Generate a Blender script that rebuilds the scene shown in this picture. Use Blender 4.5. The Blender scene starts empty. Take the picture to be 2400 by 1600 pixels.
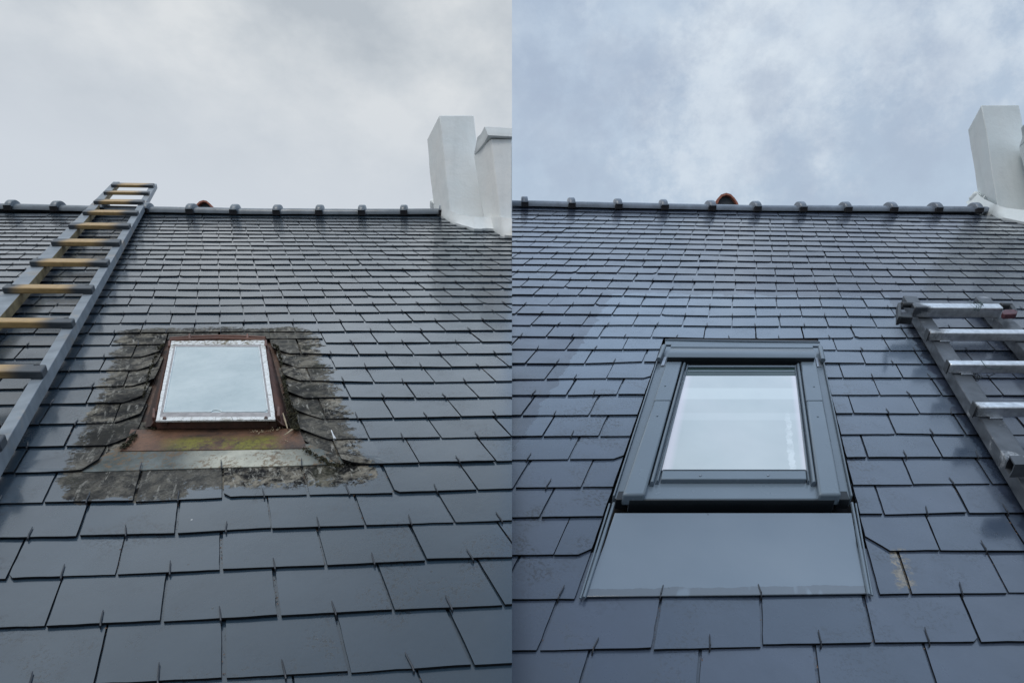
import bpy, bmesh, math, random
from mathutils import Vector, Matrix, noise
random.seed(7)
S = bpy.context.scene
# ------------------------------------------------------------------ camera
F = 1400.0                        # focal length in pixels of a 2400 px wide picture
PITCH = math.radians(14.0)
CAM = Vector((0.0, 0.0, 4.4))
cd = bpy.data.cameras.new('camera'); cam = bpy.data.objects.new('camera', cd)
S.collection.objects.link(cam); S.camera = cam
cd.sensor_width = 36.0; cd.lens = F/2400.0*36.0; cd.clip_start = 0.05; cd.clip_end = 2000.0
cam.location = CAM; cam.rotation_euler = (math.radians(90)+PITCH, 0, 0)
FW = Vector((0, math.cos(PITCH), math.sin(PITCH))); UP = Vector((0, -math.sin(PITCH), math.cos(PITCH)))
# ------------------------------------------------------------------ world
W = bpy.data.worlds.new('World'); S.world = W; W.use_nodes = True
SUN_EL, SUN_AZ = 55.0, 205.0      # azimuth clockwise from +Y
def build_world():
    nt = W.node_tree; nt.nodes.clear(); N = nt.nodes.new; Lk = nt.links.new
    out = N('ShaderNodeOutputWorld')
    sky = N('ShaderNodeTexSky'); sky.sky_type = 'NISHITA'; sky.sun_disc = False
    sky.sun_elevation = math.radians(SUN_EL); sky.sun_rotation = math.radians(SUN_AZ)
    b1 = N('ShaderNodeBackground'); b1.inputs[1].default_value = 0.08; Lk(sky.outputs[0], b1.inputs[0])
    tc = N('ShaderNodeTexCoord')
    sep = N('ShaderNodeSeparateXYZ'); Lk(tc.outputs['Generated'], sep.inputs[0])
    def noise_(scale, detail, rough, off, st=(1, 1, 1), dist=0.0):
        mp = N('ShaderNodeMapping'); mp.inputs['Location'].default_value = off; mp.inputs['Scale'].default_value = st
        Lk(tc.outputs['Generated'], mp.inputs[0])
        n = N('ShaderNodeTexNoise'); n.inputs['Scale'].default_value = scale; n.inputs['Detail'].default_value = detail
        n.inputs['Roughness'].default_value = rough; n.inputs['Distortion'].default_value = dist
        Lk(mp.outputs[0], n.inputs['Vector']); return n.outputs['Fac']
    def ramp(f, stops):
        r = N('ShaderNodeValToRGB'); e = r.color_ramp.elements
        while len(e) < len(stops): e.new(0.5)
        for el, (p, c) in zip(e, stops): el.position = p; el.color = tuple(c)+(1,)
        Lk(f, r.inputs[0]); return r.outputs[0]
    def mix(f, a, b, mode='MIX'):
        m = N('ShaderNodeMix'); m.data_type = 'RGBA'; m.blend_type = mode
        if isinstance(f, float): m.inputs[0].default_value = f
        else: Lk(f, m.inputs[0])
        for s, v in ((m.inputs[6], a), (m.inputs[7], b)):
            if isinstance(v, tuple): s.default_value = v+(1,)
            else: Lk(v, s)
        return m.outputs[2]
    # bank of thin white overcast in the west (left), thicker blue-grey cloud in the east (right)
    l1 = ramp(noise_(4.2, 6, .58, (3.1, 0.4, 1.7), (1, 1, 1.5)), [(.36, SKY_L[0]), (.5, SKY_L[1]), (.66, SKY_L[2])])
    hz = N('ShaderNodeMapRange'); hz.inputs[1].default_value = .42; hz.inputs[2].default_value = .62
    hz.inputs[3].default_value = 1; hz.inputs[4].default_value = 0; Lk(sep.outputs[2], hz.inputs[0])
    left = mix(hz.outputs[0], l1, SKY_LH)
    r1 = ramp(noise_(5.0, 7, .62, SKY_ROFF, (1, 1, 1.3), .3), [(.36, SKY_R[0]), (.5, SKY_R[1]), (.6, SKY_R[2]), (.72, SKY_R[3])])
    right = mix(hz.outputs[0], r1, SKY_RH)
    for az, el, size, colr, amt in BLOBS:             # separate clouds, each at its own bearing and height in the sky
        d = Vector((math.sin(math.radians(az))*math.cos(math.radians(el)), math.cos(math.radians(az))*math.cos(math.radians(el)), math.sin(math.radians(el))))
        nn = noise_(7.0, 7, .66, (az*.1, el*.1, .3)); 
        dm = N('ShaderNodeVectorMath'); dm.operation = 'DISTANCE'; Lk(tc.outputs['Generated'], dm.inputs[0]); dm.inputs[1].default_value = d
        ad = N('ShaderNodeMath'); ad.operation = 'MULTIPLY_ADD'; Lk(nn, ad.inputs[0]); ad.inputs[1].default_value = -1.0; Lk(dm.outputs['Value'], ad.inputs[2])
        mr_ = N('ShaderNodeMapRange'); mr_.interpolation_type = 'SMOOTHSTEP'; Lk(ad.outputs[0], mr_.inputs[0]); mr_.inputs[1].default_value = size-.50+.09; mr_.inputs[2].default_value = -.50-size*.7; mr_.inputs[3].default_value = 0; mr_.inputs[4].default_value = amt
        right = mix(mr_.outputs[0], right, colr)
    gt = N('ShaderNodeMath'); gt.operation = 'GREATER_THAN'; gt.inputs[1].default_value = 0; Lk(sep.outputs[0], gt.inputs[0])
    col = mix(gt.outputs[0], left, right)
    zn = N('ShaderNodeMapRange'); zn.inputs[1].default_value = .70; zn.inputs[2].default_value = .95   # overhead gain, unlinked; the added band below does the brightening
    zn.inputs[3].default_value = 1.0; zn.inputs[4].default_value = ZENITH; Lk(sep.outputs[2], zn.inputs[0])
    zr = N('ShaderNodeValToRGB'); e_ = zr.color_ramp.elements
    for _ in range(2): e_.new(.5)
    for q_, (p_, c_) in zip(e_, ((.695, (.5, .5, .5)), (.80, tuple(.5*x for x in BRIGHT)), (.90, tuple(.5*x for x in BRIGHT)), (.99, (.52, .54, .57)))): q_.position = p_; q_.color = c_+(1,)
    Lk(sep.outputs[2], zr.inputs[0])
    vm = N('ShaderNodeVectorMath'); vm.operation = 'MULTIPLY'; Lk(col, vm.inputs[0]); Lk(zr.outputs[0], vm.inputs[1])
    v2 = N('ShaderNodeVectorMath'); v2.operation = 'SCALE'; Lk(vm.outputs[0], v2.inputs[0]); v2.inputs[3].default_value = 2.0; col = v2.outputs[0]
    b2 = N('ShaderNodeBackground'); b2.inputs[1].default_value = 1.0; Lk(col, b2.inputs[0])
    ms = N('ShaderNodeMixShader'); ms.inputs[0].default_value = .94
    Lk(b1.outputs[0], ms.inputs[1]); Lk(b2.outputs[0], ms.inputs[2]); Lk(ms.outputs[0], out.inputs[0])
def dirof(px, py):                     # bearing and elevation of a spot in the sky
    v = Vector(((px-1200)/F, 0, 0)) + FW + UP*((800-py)/F); v.normalize()
    return math.degrees(math.atan2(v.x, v.y)), math.degrees(math.asin(v.z))
WH = (.73, .81, .89); LV = (.41, .49, .62)
BLOBS = [dirof(1880, 40)+(.13, WH, .8), dirof(1790, 190)+(.12, WH, .9), dirof(1700, 330)+(.08, WH, .7), dirof(2240, 20)+(.06, WH, .7), dirof(1450, 80)+(.10, (.56, .67, .80), .6),
         dirof(2100, 300)+(.16, LV, .6), dirof(1360, 180)+(.12, LV, .5), dirof(1600, 120)+(.05, LV, .4)]
SKY_L = [(.50, .55, .60), (.61, .655, .695), (.75, .78, .80)]
ZENITH = 1.0
BRIGHT = (1.75, 1.85, 1.95)      # sky band above the view, added to brighten the upper slates
SKY_LH = (.65, .70, .76)
SKY_R = [(.41, .50, .64), (.45, .55, .69), (.51, .61, .74), (.62, .71, .81)]
SKY_RH = (.49, .60, .73)
SKY_ROFF = (1.3, 2.2, 0.6)
build_world()
# ------------------------------------------------------------------ sun behind the cloud
sd = bpy.data.lights.new('sun', 'SUN'); sun = bpy.data.objects.new('sun', sd); S.collection.objects.link(sun)
sd.energy = 0.8; sd.angle = math.radians(20); sd.color = (1.0, .96, .9)
_e, _a = math.radians(SUN_EL), math.radians(SUN_AZ)
sdir = Vector((math.sin(_a)*math.cos(_e), math.cos(_a)*math.cos(_e), math.sin(_e)))
sun.rotation_euler = sdir.to_track_quat('Z', 'Y').to_euler()
S.render.engine = 'CYCLES'
S.view_settings.view_transform = 'Standard'; S.view_settings.look = 'None'; S.view_settings.gamma = 1.0
S.view_settings.exposure = 0.0; S.view_settings.use_curve_mapping = False
# ------------------------------------------------------------------ measured slate courses (joint corners seen in the photograph)
GL=[228.010774, 42.5813806, 630.274421, 7.19432391, 19.4807434, 1236.61664, 0.0113867429, 0.0840045133]
GR=[276.464419, 171.210983, 1774.73304, 8.73890302, 16.3275103, 1512.31703, 0.00889041247, 0.096848836]
JL={-3:[(222,1600),(525.5,1589),(820.7,1572),(1109,1556)],-2:[(105.9,1465),(380.1,1454),(653.6,1440),(921.4,1428),(1179,1416)],-1:[(16.6,1351.8),(270.4,1346),(517.9,1333),(762,1322),(998,1311)],0:[(182.4,1253),(412,1247),(635.7,1237),(853.8,1228),(1065.6,1221)],1:[(102,1175),(313.8,1172.5),(521.7,1165),(722.4,1157),(924,1152),(1117.9,1144.4)],2:[(33.2,1106),(800,1083),(982.7,1083),(1162.5,1079)],3:[(150.5,1045),(864,1025.8),(1033.7,1024.5),(1199.5,1022)],4:[(91.8,993.9),(921.4,977.3),(1080.9,974.7)],5:[(201.5,944),(820.7,930),(973.7,931),(1123,930)],6:[(135.2,908.4),(727.6,890.6),(875.5,894.4),(1019.6,894.4),(1161,891.8)],7:[(233.4,867.6),(783.7,858.7),(924,858.7),(1059,858.7),(1192,857.4)],8:[(33.2,839.5),(174.7,837.8),(705.9,828),(841,829.3),(969.9,829),(1097,828)],9:[(763,802),(885.7,802),(1008,801),(1128,800)],10:[(79,780),(205.4,780),(329,779),(454.6,777.6),(572.7,776),(691.8,776.3),(809.2,775),(927.8,773.7),(1045,773.7),(1158.7,773)],11:[(281.9,755.9),(399.2,755.9),(515.3,754.6),(628,753),(742.9,752.8),(855,752),(968,750.8),(1078,749.5),(1185.5,749.5)],12:[(114.8,732.9),(230.9,732.9),(345.7,732.9),(459.2,732.9),(570.9,732.9),(677.3,731.6),(783.7,730.9),(890.3,730.4),(997.2,729.6),(1103.8,729.6)],13:[(301,713.3),(408.2,713.5),(514.8,714),(619.9,712.5),(723,712.5),(826.5,711.7),(928.6,711),(1033.7,710.7),(1134.4,710.5)],14:[(148,694),(252.6,693.5),(358.4,694),(462.2,695.4),(564.3,695.4),(663.8,694.6),(763.8,693.4),(864,693),(963.5,693),(1059,692.9),(1156,692.9)],15:[(312.5,677.5),(413.8,678),(512.2,678),(609.7,678.8),(705.9,677.5),(802.8,677.5),(899.7,677.3),(995.4,676.3),(1088.5,676),(1181.6,675.5)],16:[(172.2,659),(269.6,659.7),(369,660.2),(465.6,662),(558.7,662.7),(652.3,662),(746.7,660.2),(839.8,661),(931.6,660.2),(1023.5,660.2),(1111,660.2)]}
JR={0:[(1260,1522.7),(1527.8,1519),(1786.7,1510),(2047.4,1503.6),(2297.4,1502)],1:[(2134,1390),(2362.5,1387.5)],2:[(1298.2,1298.2),(2203,1289.3)],3:[(1266,1210),(2071.7,1202.6)],4:[(1205,1141.8),(1363,1140.6),(2140.6,1133.4),(2324.2,1133)],5:[(1332.7,1075.5),(2033.4,1070.4),(2208,1070.4)],6:[(1271.4,1020.7),(1404,1020.7),(2099.7,1015.6),(2263,1018)],7:[(1222.4,971.4),(1381,971),(2001,967),(2155.9,968.4)],8:[(1327.6,925),(1447.4,922.4),(2062.8,924.5),(2208,925)],9:[(1277.8,887.5),(1421.4,885.5),(1977.3,883),(2116.3,884.2)],10:[(1233,850.5),(1369.6,850.5),(1507.4,846.7),(2027.8,849.7),(2162.2,852.3)],11:[(1327,817.3),(1459,817.3),(1960.2,819),(2085.2,820.4),(2331.9,820.4)],12:[(1280.4,787.8),(1404,789),(1526.5,789),(1649.5,791.6),(1772.7,792.9),(1883.7,791.6),(2004,790.3),(2126.5,790.3)],13:[(1244.6,760.5),(1364.5,761),(1482.7,760.5),(1600,762.2),(1715.3,764),(1828,763.5),(1940.8,764),(2055.9,765.6)],14:[(1322.4,735),(1435.2,736.2),(1548.2,737.2),(1661.2,739.8),(1771.4,739.3),(1879.8,739.3),(1988.8,739.8),(2099.7,740.6)],15:[(1284.2,713.3),(1392.6,713.3),(1502.3,715),(1610.7,716.3),(1716,717.6),(1821.2,718.4),(1926.3,718.4),(2032.7,719.4)],16:[(1249.7,690),(1355,690.8),(1460,692),(1565.3,695),(1668.9,695.4),(1769.4,697),(1870.9,697),(1972.2,697.5),(2073,698.5),(2175,699)],17:[(1219.9,671),(1322,672),(1422.4,674),(1522.7,675.5),(1624,676.8),(1723,677.3),(1820.4,679.3),(1916.8,679.8),(2017.3,680.6),(2113.8,681),(2210,681.4)]}
TL={15:[(600,676.8)],16:[(600,661.5)],17:[(600,646.2)],18:[(600,630.9)],19:[(600,618.6)],20:[(600,606.1)],21:[(600,595)],22:[(600,585)],23:[(600,574.7)],24:[(600,565.3)],25:[(600,556)],26:[(600,547.4)],27:[(600,539.5)],28:[(600,531.9)],29:[(600,524.5)],30:[(600,517.3)],31:[(600,509.7)]}
TR={17:[(1200,671.2),(1800,677.3)],18:[(1200,652.0),(1800,660.2)],19:[(1200,635.2),(1800,643.6)],20:[(1200,618.6),(1800,627.0)],21:[(1200,604.1),(1800,612.2)],22:[(1200,590.6),(1800,598.2)],23:[(1200,576.5),(1800,586.2)],24:[(1200,564.0),(1800,573.5)],25:[(1200,553.1),(1800,562.0)],26:[(1200,541.1),(1800,551.0)],27:[(1200,530.9),(1800,540.3)],28:[(1200,520.4),(1800,531.4)],29:[(1200,511.5),(1800,522.4)],30:[(1200,502.0),(1800,512.2)],31:[(1200,492.3),(1800,504.1)]}
# ------------------------------------------------------------------ frames: a roof is a plane with its own course (v) and slate (u) units
def c2w(p): return CAM + Vector((p[0], 0, 0)) + FW*p[2] - UP*p[1]
def ray(x, y): return c2w(((x-1200)/F, (y-800)/F, 1.0)) - CAM
class Roof:
    def __init__(s, g, scale):
        h = list(g)+[1.0]
        col = []
        for i in range(3):
            a, b, c = h[i], h[3+i], h[6+i]
            col.append(Vector(((a-1200*c)/F, (b-800*c)/F, c))*scale)
        s.U, s.V = [c2w(c)-CAM for c in col[:2]]; s.O = c2w(col[2])
        s.N = s.U.cross(s.V).normalized()
        if s.N.dot(CAM-s.O) < 0: s.N = -s.N
    def P(s, u, v, h=0.0): return s.O + s.U*u + s.V*v + s.N*h
    def uv(s, x, y, h=0.0):                  # where the sight line through a point meets the plane h above the slates
        r = ray(x, y)
        m = Matrix((s.U, s.V, -r)).transposed()
        t = m.inverted() @ (CAM - s.O - s.N*h)
        return t[0], t[1]
    def Q(s, x, y, h=0.0):
        u, v = s.uv(x, y, h); return s.P(u, v, h)
RL = Roof(GL, 1.12); RR = Roof(GR, 1.015)
# ------------------------------------------------------------------ object helpers
def link(o): S.collection.objects.link(o); return o
def base_loc(p):
    while p.parent: p = p.parent
    return p.location.copy()
def tag(o, label=None, cat=None, group=None, kind=None):
    for k, v in (('label', label), ('category', cat), ('group', group), ('kind', kind)):
        if v: o[k] = v
    return o
def thing(name, loc, label, cat, group=None):
    o = link(bpy.data.objects.new(name, None)); o.location = loc; o.empty_display_size = .1
    return tag(o, label, cat, group)
def obj(name, bm, mat, parent=None, bevel=0, smooth=False, cut=None):
    if cut:                                   # the two houses meet on the party plane x = 0
        no = Vector((1, 0, 0)) if cut == 'L' else Vector((-1, 0, 0))
        g = bm.verts[:]+bm.edges[:]+bm.faces[:]
        r = bmesh.ops.bisect_plane(bm, geom=g, plane_co=(0, 0, 0), plane_no=no, clear_outer=True)
        ed = [e for e in r['geom_cut'] if isinstance(e, bmesh.types.BMEdge)]
        if ed: bmesh.ops.holes_fill(bm, edges=[e for e in bm.edges if e.is_boundary and e in set(ed)], sides=0)
    if not bm.verts: bm.free(); return None
    bmesh.ops.recalc_face_normals(bm, faces=bm.faces)
    off = base_loc(parent) if parent else Vector((0, 0, 0))
    if not parent:
        lo = Vector((sum(v.co.x for v in bm.verts), sum(v.co.y for v in bm.verts), sum(v.co.z for v in bm.verts)))/len(bm.verts)
        lo.z = min(v.co.z for v in bm.verts); off = lo
    bmesh.ops.translate(bm, verts=bm.verts, vec=-off)
    me = bpy.data.meshes.new(name); bm.to_mesh(me); bm.free()
    if smooth:
        for p in me.polygons: p.use_smooth = True
        me.set_sharp_from_angle(angle=math.radians(38))
    for m in (mat if isinstance(mat, (list, tuple)) else [mat]): me.materials.append(m)
    o = link(bpy.data.objects.new(name, me))
    if parent: o.parent = parent
    else: o.location = off
    if bevel:
        b = o.modifiers.new('bevel', 'BEVEL'); b.width = bevel; b.segments = 2; b.limit_method = 'ANGLE'; b.angle_limit = math.radians(35)
        for p in me.polygons: p.use_smooth = True
        me.set_sharp_from_angle(angle=math.radians(30))
        b.harden_normals = False
    return o
def hull(bm, top, bot):                        # two matching rings -> closed solid
    a = [bm.verts.new(p) for p in top]; b = [bm.verts.new(p) for p in bot]
    n = len(a); fs = [bm.faces.new(a), bm.faces.new(b[::-1])]
    for i in range(n): fs.append(bm.faces.new((a[i], b[i], b[(i+1) % n], a[(i+1) % n])))
    return fs
def prism(bm, rf, pts, h1, h0, px=True, grow=0.0, hs=None):     # outline (pixels of the photograph or u,v) at height h1, down to h0
    if px: uvs = [rf.uv(x, y, (hs[i] if hs else h1)) for i, (x, y) in enumerate(pts)]
    else: uvs = pts
    cu = sum(u for u, v in uvs)/len(uvs); cv = sum(v for u, v in uvs)/len(uvs)
    top = [rf.P(u, v, (hs[i] if hs else h1)) for i, (u, v) in enumerate(uvs)]
    bot = [rf.P(u+(u-cu)*grow, v+(v-cv)*grow, h0) for u, v in uvs]
    return hull(bm, top, bot)
def ring(bm, rf, outer, inner, h1, h0, hi=None):       # picture-frame solid between two quads
    hi = h1 if hi is None else hi
    o = [rf.uv(x, y, h1) for x, y in outer]; i = [rf.uv(x, y, hi) for x, y in inner]
    n = len(o)
    for k in range(n):
        j = (k+1) % n
        hull(bm, [rf.P(*o[k], h1), rf.P(*o[j], h1), rf.P(*i[j], hi), rf.P(*i[k], hi)],
                 [rf.P(*o[k], h0), rf.P(*o[j], h0), rf.P(*i[j], h0), rf.P(*i[k], h0)])
def tube(bm, pts, r, n=8, taper=None, cap=True):
    rings = []
    pts = [Vector(p) for p in pts]
    up0 = Vector((0.31, 0.2, 0.93))
    for k, p in enumerate(pts):
        d = (pts[min(k+1, len(pts)-1)] - pts[max(k-1, 0)]).normalized()
        a = d.cross(up0).normalized(); b = a.cross(d)
        rr = r if taper is None else r*taper[k]
        rings.append([bm.verts.new(p + a*math.cos(2*math.pi*q/n)*rr + b*math.sin(2*math.pi*q/n)*rr) for q in range(n)])
    for A, B in zip(rings, rings[1:]):
        for q in range(n): bm.faces.new((A[q], A[(q+1) % n], B[(q+1) % n], B[q]))
    if cap: bm.faces.new(rings[0][::-1]); bm.faces.new(rings[-1])
def box(bm, c, ax, ay, az):                    # centre and three half-axes
    c = Vector(c); r = [bm.verts.new(c+ax*i+ay*j+az*k) for i in (-1, 1) for j in (-1, 1) for k in (-1, 1)]
    for f in ((0, 1, 3, 2), (4, 6, 7, 5), (0, 4, 5, 1), (2, 3, 7, 6), (0, 2, 6, 4), (1, 5, 7, 3)): bm.faces.new([r[i] for i in f])
# ------------------------------------------------------------------ materials
class M:
    def __init__(s, name, rough=.5, spec=.5, metal=0.0):
        s.m = bpy.data.materials.new(name); s.m.use_nodes = True; s.nt = s.m.node_tree
        s.b = s.nt.nodes['Principled BSDF']; s.b.inputs['Roughness'].default_value = rough
        s.b.inputs['Specular IOR Level'].default_value = spec; s.b.inputs['Metallic'].default_value = metal
        s.tc = s.n('ShaderNodeTexCoord')
        s.geo = s.n('ShaderNodeNewGeometry')
    def n(s, t): return s.nt.nodes.new(t)
    def l(s, a, b): s.nt.links.new(a, b)
    def set(s, sock, v):
        if isinstance(v, (int, float)): sock.default_value = v
        elif isinstance(v, tuple): sock.default_value = v if len(v) == 4 or sock.type == 'VECTOR' else v+(1,)
        else: s.l(v, sock)
    def pos(s): return s.geo.outputs['Position']
    def uvc(s): return s.tc.outputs['UV']
    def map(s, vec, scale=(1, 1, 1), loc=(0, 0, 0), rot=(0, 0, 0)):
        m = s.n('ShaderNodeMapping'); s.l(vec, m.inputs[0]); m.inputs['Scale'].default_value = scale
        m.inputs['Location'].default_value = loc; m.inputs['Rotation'].default_value = rot; return m.outputs[0]
    def noise(s, vec, scale, detail=3, rough=.5, dist=0, col=False):
        t = s.n('ShaderNodeTexNoise'); s.l(vec, t.inputs['Vector']); t.inputs['Scale'].default_value = scale
        t.inputs['Detail'].default_value = detail; t.inputs['Roughness'].default_value = rough; t.inputs['Distortion'].default_value = dist
        return t.outputs['Color' if col else 'Fac']
    def vor(s, vec, scale, feat='F1', rnd=1.0):
        t = s.n('ShaderNodeTexVoronoi'); t.feature = feat; s.l(vec, t.inputs['Vector']); t.inputs['Scale'].default_value = scale
        t.inputs['Randomness'].default_value = rnd; return t.outputs['Distance']
    def mr(s, f, a, b, c=0.0, d=1.0, smooth=False):
        t = s.n('ShaderNodeMapRange'); t.interpolation_type = 'SMOOTHSTEP' if smooth else 'LINEAR'
        s.set(t.inputs[0], f)
        for i, v in enumerate((a, b, c, d)): t.inputs[i+1].default_value = v
        return t.outputs[0]
    def math(s, op, a, b=0.0, c=0.0):
        t = s.n('ShaderNodeMath'); t.operation = op; s.set(t.inputs[0], a); s.set(t.inputs[1], b); s.set(t.inputs[2], c); return t.outputs[0]
    def mix(s, f, a, b, mode='MIX'):
        t = s.n('ShaderNodeMix'); t.data_type = 'RGBA'; t.blend_type = mode
        s.set(t.inputs[0], f); s.set(t.inputs[6], a); s.set(t.inputs[7], b); return t.outputs[2]
    def bump(s, h, strength, dist, prev=None):
        t = s.n('ShaderNodeBump'); t.inputs['Strength'].default_value = strength; t.inputs['Distance'].default_value = dist
        s.l(h, t.inputs['Height'])
        if prev is not None: s.l(prev, t.inputs['Normal'])
        return t.outputs[0]
    def fin(s, col=None, rough=None, nrm=None, **kw):
        if col is not None: s.set(s.b.inputs['Base Color'], col)
        if rough is not None: s.set(s.b.inputs['Roughness'], rough)
        if nrm is not None: s.l(nrm, s.b.inputs['Normal'])
        for k, v in kw.items(): s.set(s.b.inputs[k.replace('_', ' ')], v)
        return s.m
def box_mask(m, u0, u1, v0, v1, soft, wob_u, wob_v):
    """soft-edged rectangle in slate units whose border wanders with noise"""
    sp = m.n('ShaderNodeSeparateXYZ'); m.l(m.uvc(), sp.inputs[0])
    wu = m.math('MULTIPLY', m.math('SUBTRACT', m.noise(m.uvc(), 1.9, 4, .6), .5), wob_u*2)
    wv = m.math('MULTIPLY', m.math('SUBTRACT', m.noise(m.map(m.uvc(), loc=(9, 4, 0)), 1.9, 4, .6), .5), wob_v*2)
    u = m.math('ADD', sp.outputs[0], wu); v = m.math('ADD', sp.outputs[1], wv)
    a = m.mr(u, u0-soft, u0+soft); b = m.mr(u, u1-soft, u1+soft, 1, 0)
    c = m.mr(v, v0-soft*1.6, v0+soft*1.6); d = m.mr(v, v1-soft*1.6, v1+soft*1.6, 1, 0)
    return m.math('MULTIPLY', m.math('MULTIPLY', a, b), m.math('MULTIPLY', c, d))
def slate_material(side):
    m = M('painted_slate_'+('old' if side == 'L' else 'fresh'))
    P = m.pos(); at = m.n('ShaderNodeAttribute'); at.attribute_name = 'rnd'; rnd = at.outputs['Fac']
    big = m.noise(P, 2.2, 3); mid = m.noise(P, 14, 4, .6); fine = m.noise(P, 120, 4, .6)
    base = m.mix(m.mr(big, .3, .7), SLATE[side][0], SLATE[side][1])
    base = m.mix(m.math('MULTIPLY', m.mr(rnd, 0, 1), .55), base, SLATE[side][2])
    base = m.mix(m.math('MULTIPLY', m.mr(mid, .35, .75), .35), base, SLATE[side][3])
    # pits and rough islands where the cleft of the slate shows through the paint
    isl = m.math('MULTIPLY', m.mr(m.noise(m.map(P, loc=(3, 1, 7)), 9, 2), .54, .62), m.mr(m.noise(P, 150, 3, .7), .53, .60))
    pit = m.mr(m.vor(P, 24), .055, .04); pit = m.math('MULTIPLY', pit, m.mr(m.noise(m.map(P, loc=(5, 5, 5)), 40, 1), .45, .5))
    dark = m.math('MAXIMUM', m.math('MULTIPLY', isl, .7), pit)
    base = m.mix(m.math('MULTIPLY', dark, .8), base, (.008, .009, .012))
    fleck = m.math('MULTIPLY', m.mr(m.vor(m.map(P, loc=(2, 7, 1)), 13), .028, .018), m.mr(m.noise(P, 30, 1), .5, .52))
    base = m.mix(m.math('MULTIPLY', fleck, .8), base, (.5, .5, .48))
    rough = m.mr(mid, .3, .7, SLATE[side][4]-.06, SLATE[side][4]+.08)
    rough = m.math('ADD', rough, m.math('MULTIPLY', rnd, .07))
    if side == 'L':
        k = box_mask(m, -2.40, 1.36, 1.24, 10.5, .26, .38, .34)
        k2 = box_mask(m, -2.25, -.9, .95, 2.2, .12, .25, .35)
        k = m.math('MAXIMUM', k, k2)
        br = m.mr(m.noise(P, 75, 5, .75), .36, .50)          # broken edge of the old bare surface
        edge = m.math('MULTIPLY', k, m.math('ADD', m.math('MULTIPLY', k, .65), m.math('MULTIPLY', br, .75)))
        k = m.mr(edge, .48, .62)
        mott = m.noise(P, 26, 6, .75, .4); st = m.noise(m.map(m.uvc(), (1.0, 5.5, 1)), 3.2, 5, .7, 1.2)
        bare = m.mix(m.mr(mott, .44, .60), (.008, .008, .0085), (.26, .232, .185))
        bare = m.mix(m.math('MULTIPLY', m.mr(rnd, .2, 1), .5), bare, (.16, .155, .14))
        bare = m.mix(m.mr(m.noise(P, 170, 3, .7), .55, .75, 0, .55), bare, (.30, .29, .26))
        vein = m.math('ABSOLUTE', m.math('SUBTRACT', m.noise(m.map(m.uvc(), (1.1, .55, 1), (rnd if False else 0, 0, 0)), 1.9, 4, .6, 1.5), .5))
        bare = m.mix(m.mr(vein, .012, .002, 0, .45), bare, (.36, .35, .31))
        bare = m.mix(m.mr(st, .60, .72, 0, .5), bare, (.22, .21, .18))
        bare = m.mix(m.mr(m.noise(m.map(P, loc=(8, 2, 2)), 8, 3), .58, .72, 0, .6), bare, (.05, .05, .03))
        bare = m.mix(m.mr(m.noise(m.map(P, loc=(1, 8, 5)), 6, 5, .7), .50, .62, 0, .75), bare, (.016, .016, .016))
        stk = m.mr(m.noise(m.map(m.uvc(), (7.5, 1.0, 1)), 1.6, 5, .65, .6), .57, .63)
        bare = m.mix(m.math('MULTIPLY', stk, m.mr(m.noise(P, 35, 4, .8), .40, .58, 0, .75)), bare, (.46, .44, .39))
        bare = m.mix(m.mr(rnd, 0, 1, 0, .45), bare, (.012, .012, .013))
        base = m.mix(k, base, bare); rough = m.mr(k, 0, 1, 0, 1); 
        r2 = m.n('ShaderNodeMix'); r2.data_type = 'FLOAT'; m.l(k, r2.inputs[0]); r2.inputs[2].default_value = SLATE['L'][4]; r2.inputs[3].default_value = .62
        rr = m.math('ADD', r2.outputs[0], m.math('MULTIPLY', m.math('SUBTRACT', mid, .5), .25)); rough = rr
    else:
        k = box_mask(m, -3.25, 3.1, -4, 16.2, .02, .22, .8)
        k = m.mr(k, .45, .6)
        s2 = m.n('ShaderNodeSeparateXYZ'); m.l(m.uvc(), s2.inputs[0])
        k = m.math('MULTIPLY', k, m.mr(s2.outputs[1], 4.0, 12.0, .25, 1.0))
        base = m.mix(k, base, SLATE['R'][5])
        rough = m.math('SUBTRACT', rough, m.math('MULTIPLY', k, .05))
        # strip rubbed back to bare brown slate beside the apron
        sp = box_mask(m, 1.42, 1.60, 1.05, 2.05, .07, .16, .3)
        sp = m.math('MULTIPLY', sp, m.mr(m.noise(P, 90, 4, .7), .42, .55))
        base = m.mix(m.math('MULTIPLY', m.mr(sp, .2, .6), .9), base, m.mix(m.mr(fine, .35, .65), (.08, .07, .05), (.24, .20, .14)))
        # worn patch islands close to the window
        wz = box_mask(m, -2.9, 1.75, 1.2, 9.5, .3, .4, 1.0)
        wi = m.math('MULTIPLY', m.math('MULTIPLY', wz, m.mr(m.noise(P, 11, 2), .47, .6)), m.mr(m.noise(P, 130, 3, .7), .5, .58))
        base = m.mix(m.math('MULTIPLY', wi, .75), base, (.010, .011, .014))
    hgt = m.math('ADD', m.math('MULTIPLY', m.noise(P, 55, 6, .65), 1.0), m.math('MULTIPLY', m.noise(P, 9, 3), 1.5))
    hgt = m.math('SUBTRACT', hgt, m.math('MULTIPLY', dark, .8))
    nb = m.bump(hgt, .30, .0016)
    coat = m.math('MULTIPLY', m.math('SUBTRACT', 1.0, k), .8) if side == 'L' else .85
    return m.fin(base, rough, nb, Coat_Weight=coat, Coat_Roughness=.13, Coat_IOR=1.5, Specular_IOR_Level=(m.mr(k, 0, 1, .35, .06) if side == 'L' else .35))
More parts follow.
